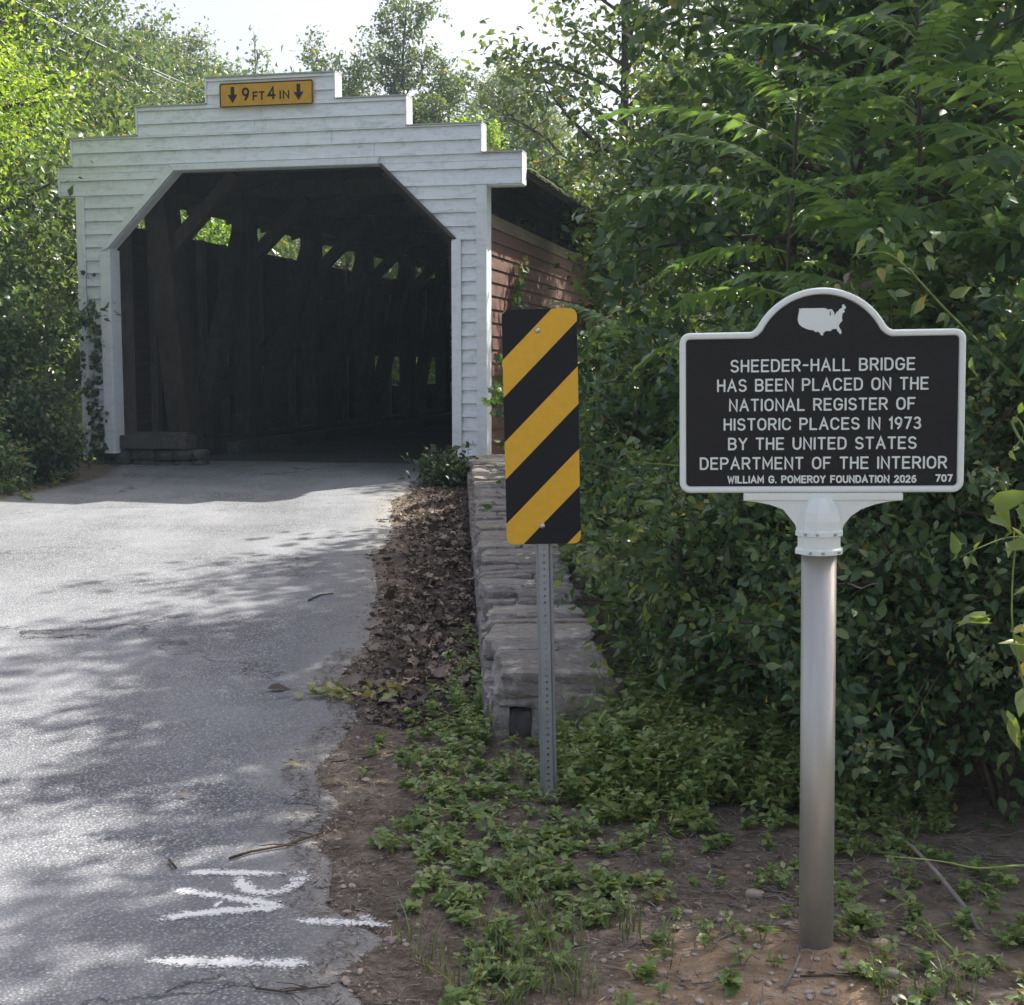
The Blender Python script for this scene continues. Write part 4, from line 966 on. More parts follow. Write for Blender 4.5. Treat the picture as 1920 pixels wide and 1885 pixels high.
# ================================================================ right-hand bank: trees and shrubs
def G(x, y): return (x, y, gz(x, y) - .05)
make_tree('broadleaf_tree', 'dark broadleaf tree crowding the red bridge wall', 'tree', G(1.95, 9.3), 6.1, 1.0, 1.6, 34, 14500, .105, 'lf_dark', 11, .11, .15, prof='oval', tpl=_T8, subs=6)
make_tree('broadleaf_tree', 'tall dark tree rising behind the ailanthus saplings', 'tree', G(3.7, 12.2), 9.0, 1.5, 2.5, 40, 14000, .125, 'lf_dark', 12, .16, .22, subs=6)
make_tree('broadleaf_tree', 'dense tree behind the historical marker at the frame edge', 'tree', G(3.35, 7.4), 7.9, 1.0, 1.9, 42, 16000, .115, 'lf_dark', 13, .13, .17, subs=6)
make_tree('broadleaf_tree', 'light green tree with drooping sprays above the bridge roof', 'tree', G(1.55, 23.5), 13.6, 3, 2.35, 44, 17000, .14, 'lf_mid', 14, .16, .22, tint=(.6, .22), subs=6)
make_tree('broadleaf_tree', 'tall tree beside the far red wall of the bridge', 'tree', G(4.2, 18.6), 10, 1.5, 2.5, 44, 20000, .14, 'lf_mid', 15, .16, .24, subs=6)
make_tree('broadleaf_tree', 'slim dark tree growing against the bridge eave', 'tree', G(2.45, 13.6), 6.6, 1.0, 1.35, 32, 11000, .105, 'lf_mid', 16, .09, .18, tint=(.35, .22), tpl=_T8)
make_tree('broadleaf_tree', 'leafy young tree screening the red clapboard wall', 'tree', G(2.75, 19.4), 8.2, .6, 1.3, 34, 14000, .11, 'lf_mid', 17, .08, .2, tint=(.5, .25), subs=6)
make_ailanthus('ailanthus sapling with long pinnate fronds above the striped marker', (1.42, 6.8, gz(1.42, 6.8)), (1.34, 6.5, 2.95), 24, 31, (.38, 1.0), .84)
make_ailanthus('leaning ailanthus sapling whose fronds arch over the marker dome', (1.70, 6.3, gz(1.70, 6.3)), (1.58, 5.95, 2.35), 18, 32, (.35, 1.0), .8)
make_ailanthus('tallest ailanthus sapling with fronds reaching above the marker', (2.0, 6.9, gz(2.0, 6.9)), (1.85, 6.5, 3.7), 30, 33, (.35, 1.0), .92)
make_ailanthus('ailanthus sapling at the right edge with broad drooping fronds', (2.3, 6.1, gz(2.3, 6.1)), (2.15, 5.8, 3.0), 24, 34, (.3, 1.0), .9)
make_ailanthus('small ailanthus sapling low beside the red bridge wall', (.95, 11.2, gz(.95, 11.2)), (.95, 11.0, 2.1), 14, 35, (.35, 1.0), .9)
sh = [('dense small-leaved shrub beside the middle of the stone parapet', (1.02, 8.0), 1.25, .62, 16, 9000, .055, 'lf_shrub', 51),
      ('rounded shrub just past the near end of the parapet', (.98, 6.75), 1.05, .60, 16, 9500, .052, 'lf_shrub', 52),
      ('tangled honeysuckle shrub between the two roadside signs', (1.28, 6.0), 1.35, .62, 20, 12000, .055, 'lf_shrub', 53),
      ('shadowy shrub directly behind the round marker post', (1.55, 5.35), 1.45, .62, 22, 17000, .048, 'lf_dark', 54),
      ('deep green shrub right of the round marker post', (2.02, 5.0), 1.75, .66, 24, 20000, .050, 'lf_dark', 55),
      ('leafy shrub filling the gap under the ailanthus fronds', (1.75, 6.5), 2.05, .78, 26, 21000, .055, 'lf_dark', 56),
      ('tall shrub draped with vines beside the marker board', (2.35, 5.9), 2.3, .80, 26, 21000, .055, 'lf_dark', 57),
      ('shrub leaning on the far half of the parapet wall', (.88, 10.4), 1.35, .65, 16, 9000, .065, 'lf_shrub', 58),
      ('shrub growing under the red clapboard wall', (.72, 13.2), 1.6, .75, 16, 9000, .075, 'lf_shrub', 59),
      ('bushy thicket behind the striped marker sign', (1.35, 9.0), 2.0, .85, 22, 13000, .070, 'lf_dark', 60)]
for lb, (x, y), h, r, st, n, L, mt, sd in sh: make_shrub('leafy_shrub', lb, (x, y, gz(x, y) - .05), h - gz(x, y) * .5 if gz(x, y) < 0 else h, r, st, int(n * .68), L, mt, sd, tpl={53: _TL, 55: _T8, 57: _TH, 59: _TG}.get(sd, _T8), asp={55: .5, 59: .95, 57: .75, 53: .5}.get(sd, .55), flat=.3, sig=.062, tint=(.47, .225))

# ================================================================ left side
make_tree('locust_tree', 'bright yellow-green locust tree leaning over the white portal', 'tree', G(-6.35, 14.3), 9.4, 3.1, 2.2, 66, 90000, .058, 'lf_bright', 21, .13, .16, prof='oval', asp=.42, flat=.5, subs=7, tint=(.55, .22))
make_tree('broadleaf_tree', 'shaded tree behind the left end of the white portal', 'tree', G(-7.6, 18.6), 9.0, .6, 2.3, 44, 26000, .11, 'lf_mid', 22, .12, .26, subs=6)
make_tree('broadleaf_tree', 'sunlit tree seen through the open eave of the bridge', 'tree', G(-8.0, 25.5), 8.6, .6, 2.6, 44, 24000, .13, 'lf_mid', 23, .14, .32, tint=(.6, .2), subs=6)
make_tree('broadleaf_tree', 'creekside tree glimpsed through the far bridge window', 'tree', G(-6.6, 33.0), 10.5, .6, 3.0, 44, 22000, .15, 'lf_mid', 24, .16, .38, tint=(.6, .2), subs=6)
make_shrub('leafy_shrub', 'dark tall shrub beside the left corner of the white portal', G(-6.55, 15.6), 3.4, 1.0, 26, 15000, .085, 'lf_dark', 61)
make_shrub('leafy_shrub', 'low bushy shrub at the foot of the left portal post', G(-5.55, 15.1), 1.0, .55, 22, 9000, .075, 'lf_ivy', 62)
make_shrub('leafy_shrub', 'low trailing bush beside the mossy left wall end', G(-5.75, 14.0), .75, .55, 18, 6500, .065, 'lf_shrub', 63)
make_shrub('leafy_shrub', 'small plant tuft at the right foot of the portal', G(-.72, 14.75), .34, .26, 12, 900, .07, 'lf_ivy', 64)

# ================================================================ woodland behind the bridge
bg = [(40, -90, 27, 3.2, 'oval', 'mid tall tree behind the bright locust tree', 26000, .14, 'lf_mid'),
      (215, 20, 44, 3.4, 'oval', 'hazy round-topped tree under the power lines', 22000, .19, 'lf_far'),
      (325, 36, 50, 3.0, 'oval', 'tree with a loose airy top left of the clearance sign', 16000, .19, 'lf_far'),
      (420, 120, 47, 2.6, 'oval', 'lower tree behind the clearance sign arrow', 15000, .19, 'lf_far'),
      (160, 140, 33, 2.8, 'oval', 'sunlit mid-height tree beside the stepped parapet', 20000, .15, 'lf_mid'),
      (560, 135, 52, 2.5, 'oval', 'small leafy tree below the dead branches', 13000, .20, 'lf_far'),
      (655, 88, 41, 2.0, 'top', 'tree with layered sprays right of the top parapet step', 15000, .17, 'lf_far'),
      (742, -60, 40, 1.15, 'col', 'tall narrow vine-wrapped tree against the pale sky', 11000, .17, 'lf_far'),
      (770, 150, 37, 2.0, 'oval', 'tree with drooping sprays at the foot of the narrow tree', 16000, .16, 'lf_mid'),
      (850, 108, 39, 1.35, 'top', 'short spray-topped tree in the sky gap', 10000, .16, 'lf_far'),
      (905, 190, 33, 1.7, 'oval', 'yellow-green tree just above the right parapet step', 14000, .15, 'lf_bright'),
      (1010, 215, 58, 3.6, 'oval', 'bluish distant tree beyond the bridge roof', 15000, .23, 'lf_far'),
      (270, 210, 29, 2.2, 'oval', 'sunlit leafy tree just behind the left parapet steps', 17000, .13, 'lf_bright'),
      (480, 150, 62, 3.5, 'oval', 'far tree on the slope behind the clearance sign', 14000, .24, 'lf_far'),
      (930, 120, 60, 3.6, 'oval', 'far hillside tree left of the light green tree', 14000, .24, 'lf_far'),
      (100, 260, 23, 2.0, 'oval', 'low leafy tree between locust and portal top', 17000, .11, 'lf_mid')]
for i, (px, top, dep, rad, pf, lb, n, L, mt) in enumerate(bg):
    P = at_depth(px, top, dep); b = gz(P[0], dep); H = P[2] - b
    make_tree('broadleaf_tree', lb, 'tree', (P[0], dep, b - .1), H, H * (.25 if pf != 'col' else .2), rad, 44 if pf != 'col' else 60, int(n * 1.7), L * .68, mt, 200 + i, .15, rad * .085, prof=pf, tint=(.5 + .1 * (i % 3 - 1), .24), subs=7, group=None)
for i, (px, top, dep, lb, n, rad) in enumerate([(505, 22, 55, 'bare dead tree with fine upright branches against the sky', 260, 1.9), (578, 58, 54, 'slim dead snag beside the bare branching tree', 60, .7), (625, 72, 56, 'small leafless tree beside the layered spray tree', 0, 1.3)]):
    P = at_depth(px, top, dep); b = gz(P[0], dep)
    make_tree('dead_tree', lb, 'tree', (P[0], dep, b - .1), P[2] - b, (P[2] - b) * .5, rad, 16, n, .22, 'lf_far', 260 + i, .13, .25, prof='cone', bark='bark_grey', up=.85, subs=5, rmin=.02)
def far_woods():
    rng = np.random.default_rng(77); n = 90000; x = rng.uniform(-75, 60, n); y = rng.uniform(66, 150, n)
    cx = np.floor(x / 5.5); cyl = np.floor(y / 5.5); h = 6.5 + 4.5 * vnoise(x / 5.5, y / 5.5, 31) + 2 * vnoise(x / 2, y / 2, 32)
    z = ground_z(x, y, False) + h * (1 - .75 * rng.random(n) ** 2.2); P = np.stack([x, y, z], -1)
    D = unit(rng.normal(size=(n, 3))); N = unit(rng.normal(size=(n, 3)) * .5 + np.array([0, 0, .6])); L = .42 * np.clip(rng.normal(1, .3, n), .5, 1.8)
    o = link('far_woods', leaf_mesh('far_woods', P, D, N, L, L * .75, .3 + .5 * vnoise(x / 4, y / 4, 35) + .12 * rng.normal(size=n), _T4), M['lf_far'])
    tag(o, 'hazy wooded hillside rising far beyond the bridge', 'woods', None, 'stuff')
far_woods()

# ================================================================ vines and climbing plants
def vine_on(name, label, cat, path, nleaf, L, mat, seed, normal, spread, tpl=_TG, r=.005, stem='twig'):
    rng = np.random.default_rng(seed); t = thing(name, label, cat, tuple(path[0])); base = np.array(path[0], float); pts = np.array(path, float) - base
    d = []; 
    for a, b in zip(pts[:-1], pts[1:]):
        for s in np.linspace(0, 1, 6)[:-1]: d.append(a + (b - a) * s + rng.normal(size=3) * spread * .12 * (1 - np.abs(np.array(normal))))
    d.append(pts[-1]); d = np.array(d); tb = Tubes(); tb.add(d, [r * (1 - .6 * i / len(d)) for i in range(len(d))], 5); tb.obj('stem', M[stem], t)
    P = d[rng.integers(0, len(d), nleaf)] + rng.normal(size=(nleaf, 3)) * spread * (1 - .85 * np.abs(np.array(normal))) + np.array(normal) * np.abs(rng.normal(.02, .02, (nleaf, 1)))
    D = unit(rng.normal(size=(nleaf, 3)) * .6 + np.array([0, 0, -.6])); N = unit(np.array(normal) * 1.1 + rng.normal(size=(nleaf, 3)) * .45 + np.array([0, 0, .3])); Ln = L * np.clip(rng.normal(1, .3, nleaf), .5, 1.6)
    link('foliage', leaf_mesh('foliage', P, D, N, Ln, Ln * .95, rng.normal(.45, .25, nleaf), tpl), M[mat], t); return t
def fpt(u, v, z): x, y = xy_of(u, v); return (x, y, z)
nf = (-math.sin(BTH), -math.cos(BTH), 0); nr = (math.cos(BTH), -math.sin(BTH), 0)
vine_on('ivy_vine', 'ivy climbing the left white portal post', 'vine', [fpt(-4.95, -.06, .62), fpt(-4.92, -.06, 1.0), fpt(-5.0, -.06, 1.5), fpt(-4.93, -.06, 1.95), fpt(-5.0, -.06, 2.35)], 210, .060, 'lf_ivy', 81, nf, .085)
vine_on('ivy_vine', 'thin dry ivy strand near the top of the left portal post', 'vine', [fpt(-5.02, -.06, 2.3), fpt(-5.05, -.06, 2.6), fpt(-5.03, -.06, 3.0)], 8, .05, 'lf_ivy', 82, nf, .04, r=.004)
vine_on('climbing_vine', 'glossy vine hanging on the red clapboard wall', 'vine', [fpt(.08, 1.2, .9), fpt(.10, 1.35, 1.7), fpt(.09, 1.1, 2.3), fpt(.12, 1.4, 2.9)], 170, .09, 'lf_shrub', 83, nr, .13, tpl=_T8)
def spray(label, pts, nleaf, L, seed, mat='lf_vine', tpl=_TG, r=.004, sig=.05, stem='stem', name='vine_shoot'):
    rng = np.random.default_rng(seed); base = np.array(pts[0], float); t = thing(name, label, 'vine', tuple(base)); p = np.array(pts, float) - base
    tb = Tubes(); d = []
    for a, b in zip(p[:-1], p[1:]):
        for s in np.linspace(0, 1, 5)[:-1]: d.append(a + (b - a) * s)
    d.append(p[-1]); d = np.array(d)
    for _ in range(2): d[1:-1] = (d[:-2] + 2 * d[1:-1] + d[2:]) / 4
    tb.add(d, [r * (1 - .55 * i / len(d)) for i in range(len(d))], 6); tb.obj('stem', M[stem], t)
    if nleaf:
        P = d[rng.integers(0, len(d), nleaf)] + rng.normal(size=(nleaf, 3)) * sig; D = unit(rng.normal(size=(nleaf, 3)) + np.array([0, -.2, -.4])); N = unit(rng.normal(size=(nleaf, 3)) * .6 + np.array([0, -.4, .7])); Ln = L * np.clip(rng.normal(1, .3, nleaf), .5, 1.6)
        link('foliage', leaf_mesh('foliage', P, D, N, Ln, Ln * (.95 if tpl is _TG else .5), rng.normal(.6, .25, nleaf), tpl), M[mat], t)
    return t
def W(px, py, Y): return tuple(at_depth(px, py, Y))
spray('sunlit grape vine shoot with broad yellow-green leaves', [W(1990, 1480, 3.9), W(1930, 1330, 3.9), W(1895, 1180, 3.85), W(1900, 1040, 3.85), W(1930, 930, 3.8)], 40, .085, 91, sig=.05, tpl=_TH)
spray('pale honeysuckle sprig with small oval leaves', [W(1960, 1010, 4.1), W(1890, 1005, 4.05), W(1830, 1030, 4.0), W(1800, 1045, 4.0)], 22, .05, 92, 'lf_shrub', _T8, .003, .03)
spray('curled yellow tendril beside the marker board', [W(1960, 860, 3.7), W(1915, 830, 3.7), W(1895, 790, 3.7), W(1905, 780, 3.7), W(1925, 810, 3.7), W(1895, 850, 3.7)], 4, .035, 93, sig=.01, tpl=_T8)
spray('bare pale green shoot reaching toward the round post', [W(1990, 1625, 3.55), W(1920, 1622, 3.55), W(1830, 1630, 3.6), W(1770, 1615, 3.6), W(1668, 1606, 3.65)], 5, .03, 94, sig=.012, r=.0035, tpl=_T8)
spray('arching shoot with oval leaves over the marker shoulder', [W(1960, 760, 5.2), W(1780, 590, 5.1), W(1700, 500, 5.0), W(1660, 470, 5.0), W(1600, 480, 4.95)], 46, .06, 95, 'lf_shrub', _T8, .005, .06)
spray('curling tendril tip between the two roadside signs', [W(1320, 880, 5.6), W(1240, 870, 5.6), W(1190, 868, 5.55), W(1170, 850, 5.55), W(1190, 845, 5.55), W(1205, 862, 5.55)], 8, .03, 96, 'lf_vine', _T8, .0035, .03)
spray('big heart-leaved redbud sprig near the parapet end', [W(1330, 1180, 5.9), W(1260, 1110, 5.85), W(1200, 1070, 5.8)], 11, .085, 97, 'lf_weed', _TH, .005, .05)
spray('red-brown sumac tip poking above the marker dome', [W(1640, 600, 4.9), W(1600, 545, 4.9), W(1590, 515, 4.9)], 12, .05, 98, 'dead', _T8, .004, .02)
spray('leafy sprig hanging over the parapet end stone', [W(1150, 1330, 5.75), W(1120, 1250, 5.72), W(1110, 1225, 5.72)], 22, .045, 99, 'lf_vine', _T8, .003, .03)

# ================================================================ ground plants, litter and debris
def in_soil(x, y): return math.exp(-(((x - .70) / .40) ** 2 + ((y - 3.62) / .30) ** 2) ** 2)
def weed_leaves(rng, x, y, h, n_st, L):
    z = float(ground_z(x, y)); P = []; D = []; N = []; Ls = []; stems = []
    for s in range(n_st):
        az = rng.uniform(0, 6.28); ln = rng.uniform(.1, .75); d = np.array([math.cos(az) * ln, math.sin(az) * ln, 1.]); hh = h * rng.uniform(.6, 1.1); k = max(2, int(hh / (L * .55)))
        top = np.array([x, y, z]) + d * hh * .8; stems.append((np.array([x, y, z - .01]), top))
        for j in range(k):
            f = (j + 1) / k; p = np.array([x, y, z]) + d * hh * .8 * f; a2 = j * 1.57 + az
            for sg in (0, math.pi):
                P.append(p); D.append([math.cos(a2 + sg), math.sin(a2 + sg), .25 + .3 * rng.normal()]); N.append([.25 * rng.normal(), .25 * rng.normal(), 1]); Ls.append(L * rng.uniform(.6, 1.15) * (1.05 - .35 * f))
    return P, D, N, Ls, stems
def ground_cover():
    rng = np.random.default_rng(8); AA = [[[], [], [], []] for _ in range(3)]; tb = Tubes(); count = 0; tries = 0
    def put(x, y, h, ns, L):
        p, d, n, l, st = weed_leaves(rng, x, y, h, ns, L)
        A = AA[0 if vnoise(x * 3, y * 3, 71) + .25 * rng.normal() < .5 else rng.integers(1, 3)]
        for a, q in zip(A, (p, d, n, l)): a.extend(q)
        for s0, s1 in st: tb.add([s0, s1], [.0022, .0014], 3)
    while count < 1300 and tries < 14000:
        tries += 1; x = rng.uniform(-.62, 1.6); y = rng.uniform(3.25, 6.3); dr = x - float(redge(y))
        if dr < .10: continue
        if y > 5.72 and -.12 < x < .50: continue
        patch = vnoise(x * 4.5, y * 4.5, 44); dens = .08 + .95 * float(sstep(.30, .60, patch)); dens *= float(sstep(.08, .42, dr)) * (1 - .97 * in_soil(x, y))
        if x > .15 and y > 4.75: dens = 1.0
        if y > 5.1 and x > -.45: dens = max(dens, .7)
        if x > 1.05 and y < 4.5: dens = .35
        if rng.random() > dens: continue
        tall = float(sstep(4.7, 5.2, y)) * float(sstep(.1, .4, x)); h = rng.uniform(.03, .085) * (1 - tall) + rng.uniform(.12, .36) * tall
        put(x, y, h, rng.integers(2, 5) if tall < .5 else rng.integers(3, 6), rng.uniform(.034, .058) if tall < .5 else rng.uniform(.045, .070)); count += 1
    for i in range(60):      # along the foot of the parapet
        s = rng.uniform(0, 1) ** 1.5 * 2.4; x = -.10 - .045 * s - abs(rng.normal()) * .09; put(x, 5.75 + s, rng.uniform(.08, .24) * (1 - s / 3.5), 3, .042)
    for i in range(40):
        put(-5.35 + rng.normal() * .25, 13.4 + rng.random() * 2.2, rng.uniform(.08, .25), 3, .06)
    for A, tpl, asp, tn, lb in zip(AA, (_T8, _TG, _TL), (.58, .85, .40), (.48, .40, .62), ('low oval-leaved weeds scattered over the roadside soil', 'low lobed-leaved weeds scattered over the roadside soil', 'narrow-leaved weeds scattered over the roadside soil')):
        P, D, N, Ls = (np.array(a, float) for a in A); N = N + rng.normal(size=N.shape) * .25
        o = link('ground_cover', leaf_mesh('ground_cover', P, D, N, Ls, Ls * asp, rng.normal(tn, .26, len(P)), tpl), M['lf_weed']); tag(o, lb, 'weeds', None, 'stuff')
    so = tb.obj('weed_stems', M['stem'], o); so['kind'] = 'stuff'
ground_cover()
def blades(name, label, pts, seed, ln=(.08, .2), per=13, cat='grass'):
    rng = np.random.default_rng(seed); V = []; F = []; T = []
    for (x, y) in pts:
        for k in range(per):
            bx, by = x + rng.normal() * .025, y + rng.normal() * .025; z = float(ground_z(bx, by)) - .006; az = rng.uniform(0, 6.28); L = rng.uniform(*ln); w = rng.uniform(.0016, .0036); b = len(V); tt = rng.normal(.5, .25)
            lean = rng.uniform(.2, 1.1)
            for j in range(5):
                f = j / 4; r = L * lean * f * f * .8; hgt = L * (f - .42 * lean * f * f); c = np.array([bx + math.cos(az) * r, by + math.sin(az) * r, z + hgt]); sd = np.array([-math.sin(az), math.cos(az), 0]) * w * (1 - f * .92)
                V += [c - sd, c + sd]; T += [tt, tt]
            for j in range(4): F.append((b + 2 * j, b + 2 * j + 1, b + 2 * j + 3, b + 2 * j + 2))
    o = link(name, np_mesh(name, np.array(V), np.array(F), {'tint': np.clip(T, 0, 1)}), M['lf_grass']); tag(o, label, cat, None, 'stuff'); return o
rg = np.random.default_rng(19)
gp = [tuple(gpoint(px, py)[:2]) for px, py in [(790, 1800), (820, 1830), (850, 1860), (900, 1840), (930, 1790), (980, 1830), (1010, 1800), (1030, 1850), (960, 1870), (1060, 1780), (1000, 1750), (1080, 1840), (870, 1880), (920, 1760), (1050, 1880), (760, 1760), (1100, 1870)]]
gp += [tuple(gpoint(px, py)[:2]) for px, py in [(1065, 1500), (985, 1490), (1100, 1490), (1650, 1870), (1720, 1880), (1800, 1870)]] + [(rg.uniform(-.2, .5), rg.uniform(3.35, 4.4)) for _ in range(8)]
blades('grass', 'grass tufts in front of the bare soil patch', gp, 20)
def leaf_litter():
    rng = np.random.default_rng(23); P = []; tries = 0
    while len(P) < 8500 and tries < 60000:
        tries += 1; y = 6.0 + 9.0 * rng.random() ** 1.15; xr = float(redge(y)); xw = -.10 - .042 * (y - 5.8); x = xw - abs(rng.normal()) * .38
        if x < xr - .10 or x > xw: continue
        if x < xr + .05 and rng.random() < .6: continue
        hump = .03 * math.exp(-((y - 7.9) / 1.6) ** 2) * float(sstep(.55, .05, xw - x))
        P.append((x, y, float(ground_z(x, y)) + .006 + hump * rng.random() + .012 * rng.random()))
    P = np.array(P); n = len(P); L = np.clip(.024 * np.exp(rng.normal(0, .55, n)), .009, .10)
    D = unit(rng.normal(size=(n, 3)) * np.array([1, 1, .35])); N = unit(rng.normal(size=(n, 3)) * .32 + np.array([0, 0, 1.]))
    me = leaf_mesh('leaf_litter', P, D, N, L, L * .7, np.clip(rng.normal(.42, .27, n), 0, 1), _TG)
    co = np.empty(len(me.vertices) * 3, np.float32); me.vertices.foreach_get('co', co); co = co.reshape(-1, 3); co[:, 2] += (rng.random(len(co)) * .013).astype(np.float32); me.vertices.foreach_set('co', co.ravel())
    o = link('leaf_litter', me, M['dead']); tag(o, 'drift of brown dead leaves along the parapet foot', 'leaf litter', None, 'stuff')
    n = 330; y = 6.3 + 6.5 * rng.random(n) ** 1.2; x = -.16 - .042 * (y - 5.8) - np.abs(rng.normal(size=n)) * .3; ok = x > redge(y) - .12; x, y = x[ok], y[ok]; n = len(x)
    P = np.column_stack([x, y, ground_z(x, y) + .022]); L = rng.uniform(.05, .11, n)
    me = leaf_mesh('dry_leaves', P, unit(rng.normal(size=(n, 3)) * np.array([1, 1, .3])), unit(rng.normal(size=(n, 3)) * .45 + np.array([0, 0, 1.])), L, L * .65, rng.normal(.55, .3, n), _TG)
    co = np.empty(len(me.vertices) * 3, np.float32); me.vertices.foreach_get('co', co); co = co.reshape(-1, 3); co[:, 2] += (rng.random(len(co)) * .022).astype(np.float32); me.vertices.foreach_set('co', co.ravel())
    tag(link('dry_leaves', me, M['dead']), 'larger curled dead leaves on top of the leaf drift', 'leaf litter', None, 'stuff')
    # fine mulch slivers
    n = 46000; Q = []
    while len(Q) < n:
        y = 3.2 + 4.2 * rng.random() if rng.random() < .8 else 7 + 7 * rng.random(); x = float(redge(y)) - .16 + (1.8 if rng.random() < .7 else 3.0) * rng.random() ** 1.1
        if rng.random() < .75 * in_soil(x, y): continue
        Q.append((x, y))
    Q = np.array(Q); Z = np.maximum(ground_z(Q[:, 0], Q[:, 1]), np.where(Q[:, 0] < redge(Q[:, 1]) - .05, road_z(Q[:, 1]) + .004, -9)) + .003 + .007 * rng.random(n); P = np.column_stack([Q, Z]); L = rng.uniform(.010, .045, n)
    me = leaf_mesh('mulch', P, unit(rng.normal(size=(n, 3)) * np.array([1, 1, .18])), unit(rng.normal(size=(n, 3)) * .4 + np.array([0, 0, 1.])), L, rng.uniform(.0015, .005, n), rng.normal(.45, .28, n), _TF)
    tag(link('mulch', me, M['mulch']), 'fine brown twig and bark debris on the verge', 'debris', None, 'stuff')
    # scattered dry leaves on the verge
    n = 260; Q = np.column_stack([rng.uniform(-.75, 1.3, n), rng.uniform(3.3, 6.2, n)]); Q = Q[Q[:, 0] > redge(Q[:, 1]) - .12]; n = len(Q); P = np.column_stack([Q, ground_z(Q[:, 0], Q[:, 1]) + .012]); L = rng.uniform(.02, .05, n)
    tag(link('dry_leaves', leaf_mesh('dry_leaves', P, unit(rng.normal(size=(n, 3)) * np.array([1, 1, .3])), unit(rng.normal(size=(n, 3)) * .5 + np.array([0, 0, 1.])), L, L * .6, rng.normal(.75, .25, n), _T8), M['dead']), 'scattered pale dry leaves among the weeds', 'leaf litter', None, 'stuff')
leaf_litter()
def verge_twigs():
    rng = np.random.default_rng(61); tb = Tubes()
    for i in range(900):
        y = 3.25 + 3.0 * rng.random() if rng.random() < .8 else 6 + 7 * rng.random(); x = float(redge(y)) - .05 + 1.6 * rng.random() ** 1.2
        if i % 2: x, y = rng.uniform(.3, 2.0), rng.normal(4.35, .28)
        if x > -.12 and y > 5.7: continue
        az = rng.uniform(0, 6.28); ln = rng.uniform(.03, .16); r = rng.uniform(.0011, .0028); p = []
        for k in range(4):
            q = (x + math.cos(az) * ln * k / 3, y + math.sin(az) * ln * k / 3); az += rng.normal() * .18; p.append((q[0], q[1], float(ground_z(*q)) + .006 + .012 * rng.random() * (k > 1)))
        tb.add(p, [r, r, r * .8, r * .5], 4)
    o = tb.obj('twig_debris', M['bark_grey']); tag(o, 'thin dry twigs scattered over the verge soil', 'twigs', None, 'stuff')
verge_twigs()
def gravel():
    rng = np.random.default_rng(29); bm = bmesh.new()
    for i in range(300):
        x = .62 + rng.normal() * .34; y = 3.68 + rng.normal() * .26
        if x < -.2 or y < 3.2: continue
        r = .003 + .010 * rng.random() ** 3; m = Matrix.Translation((x, y, float(ground_z(x, y)) + r * .3)) @ Matrix.Rotation(rng.uniform(0, 6), 4, 'Z') @ Matrix.Diagonal((1.3 * rng.uniform(.7, 1.3), 1, .6, 1)); bmesh.ops.create_icosphere(bm, subdivisions=1, radius=r, matrix=m)
    for i in range(650):          # crumbs along the broken asphalt edge
        y = 3.2 + 9 * rng.random() ** 1.6; x = float(redge(y)) + rng.normal() * .05 - .01; r = .003 + .011 * rng.random() ** 3
        z = max(float(ground_z(x, y)), float(road_z(y)) - .006 if x < float(redge(y)) else -9)
        bmesh.ops.create_icosphere(bm, subdivisions=1, radius=r, matrix=Matrix.Translation((x, y, z + r * .3)) @ Matrix.Rotation(rng.uniform(0, 6), 4, 'Z') @ Matrix.Diagonal((1.4 * rng.uniform(.7, 1.3), 1, .6, 1)))
    for v in bm.verts: v.co += Vector(tuple(rng.normal(size=3) * .0012))
    o = bmobj('gravel', bm, M['pebble'], None, False); tag(o, 'small pale gravel strewn over the dug soil', 'gravel', None, 'stuff')
    for k, (px, py, d, lb) in enumerate([(1415, 1690, .060, 'brown stone on the bank edge behind the soil patch'), (1240, 1828, .036, 'flat grey stone in the bare soil'), (1650, 1790, .055, 'pale flat stone touching the marker post foot'), (1670, 1842, .045, 'pinkish stone on the soil right of the post'),
                                         (1560, 1878, .022, 'small rounded brown pebble in front of the marker post'), (1400, 1762, .030, 'whitish stone left of the marker post'), (1180, 1690, .05, 'tan rock at the top of the soil patch'), (1575, 1835, .022, 'small white pebble just below the post foot'), (1290, 1712, .03, 'white stone among sprouts on the soil patch')]):
        p = gpoint(px, py); me = stone_mesh('stone', d, d * .75, d * .5, 700 + k, 2, 4, .14); me.materials.clear(); me.materials.append(M['pebble'])
        o = link('stone', me, None, None, True); o.location = (p[0], p[1], float(ground_z(p[0], p[1])) + d * .12); tag(o, lb, 'stone')
m = NT('pebble_stone'); ri = m.n('ShaderNodeObjectInfo').outputs['Random']; n_ = m.noise(m.coord(), 14, 4); m.col(m.mix(m.math('MULTIPLY', ri, .7), m.ramp(n_, [(.3, (.22, .18, .14)), (.6, (.38, .34, .30)), (.8, (.55, .53, .5))]), (.30, .20, .13))); m.rough(.9); M['pebble'] = m.m
gravel()
def twig(label, pix, r, name='twig', mat='twig', z=.004, cat='twig', sub=0, seed=0):
    rng = np.random.default_rng(seed + 500); pts = [gpoint(*p) for p in pix]; t0 = np.array([pts[0][0], pts[0][1], max(float(ground_z(*pts[0][:2])), road_surf(*pts[0][:2]) - .01)])
    P = [np.array([p[0], p[1], max(float(ground_z(p[0], p[1])), road_surf(p[0], p[1]) if p[0] < float(redge(p[1])) else -9) + r + z]) - t0 for p in pts]
    tb = Tubes(); tb.add(P, [r * (1 - .5 * i / len(P)) for i in range(len(P))], 5)
    for k in range(sub):
        i = rng.integers(0, len(P) - 1); a = P[i]; d = unit(np.array([rng.normal(), rng.normal(), .15])); tb.add([a, a + d * .05, a + d * .1 + np.array([0, 0, -.01])], [r * .6, r * .5, r * .3], 4)
    o = tb.obj(name, M[mat]); o.location = t0; tag(o, label, cat); return o
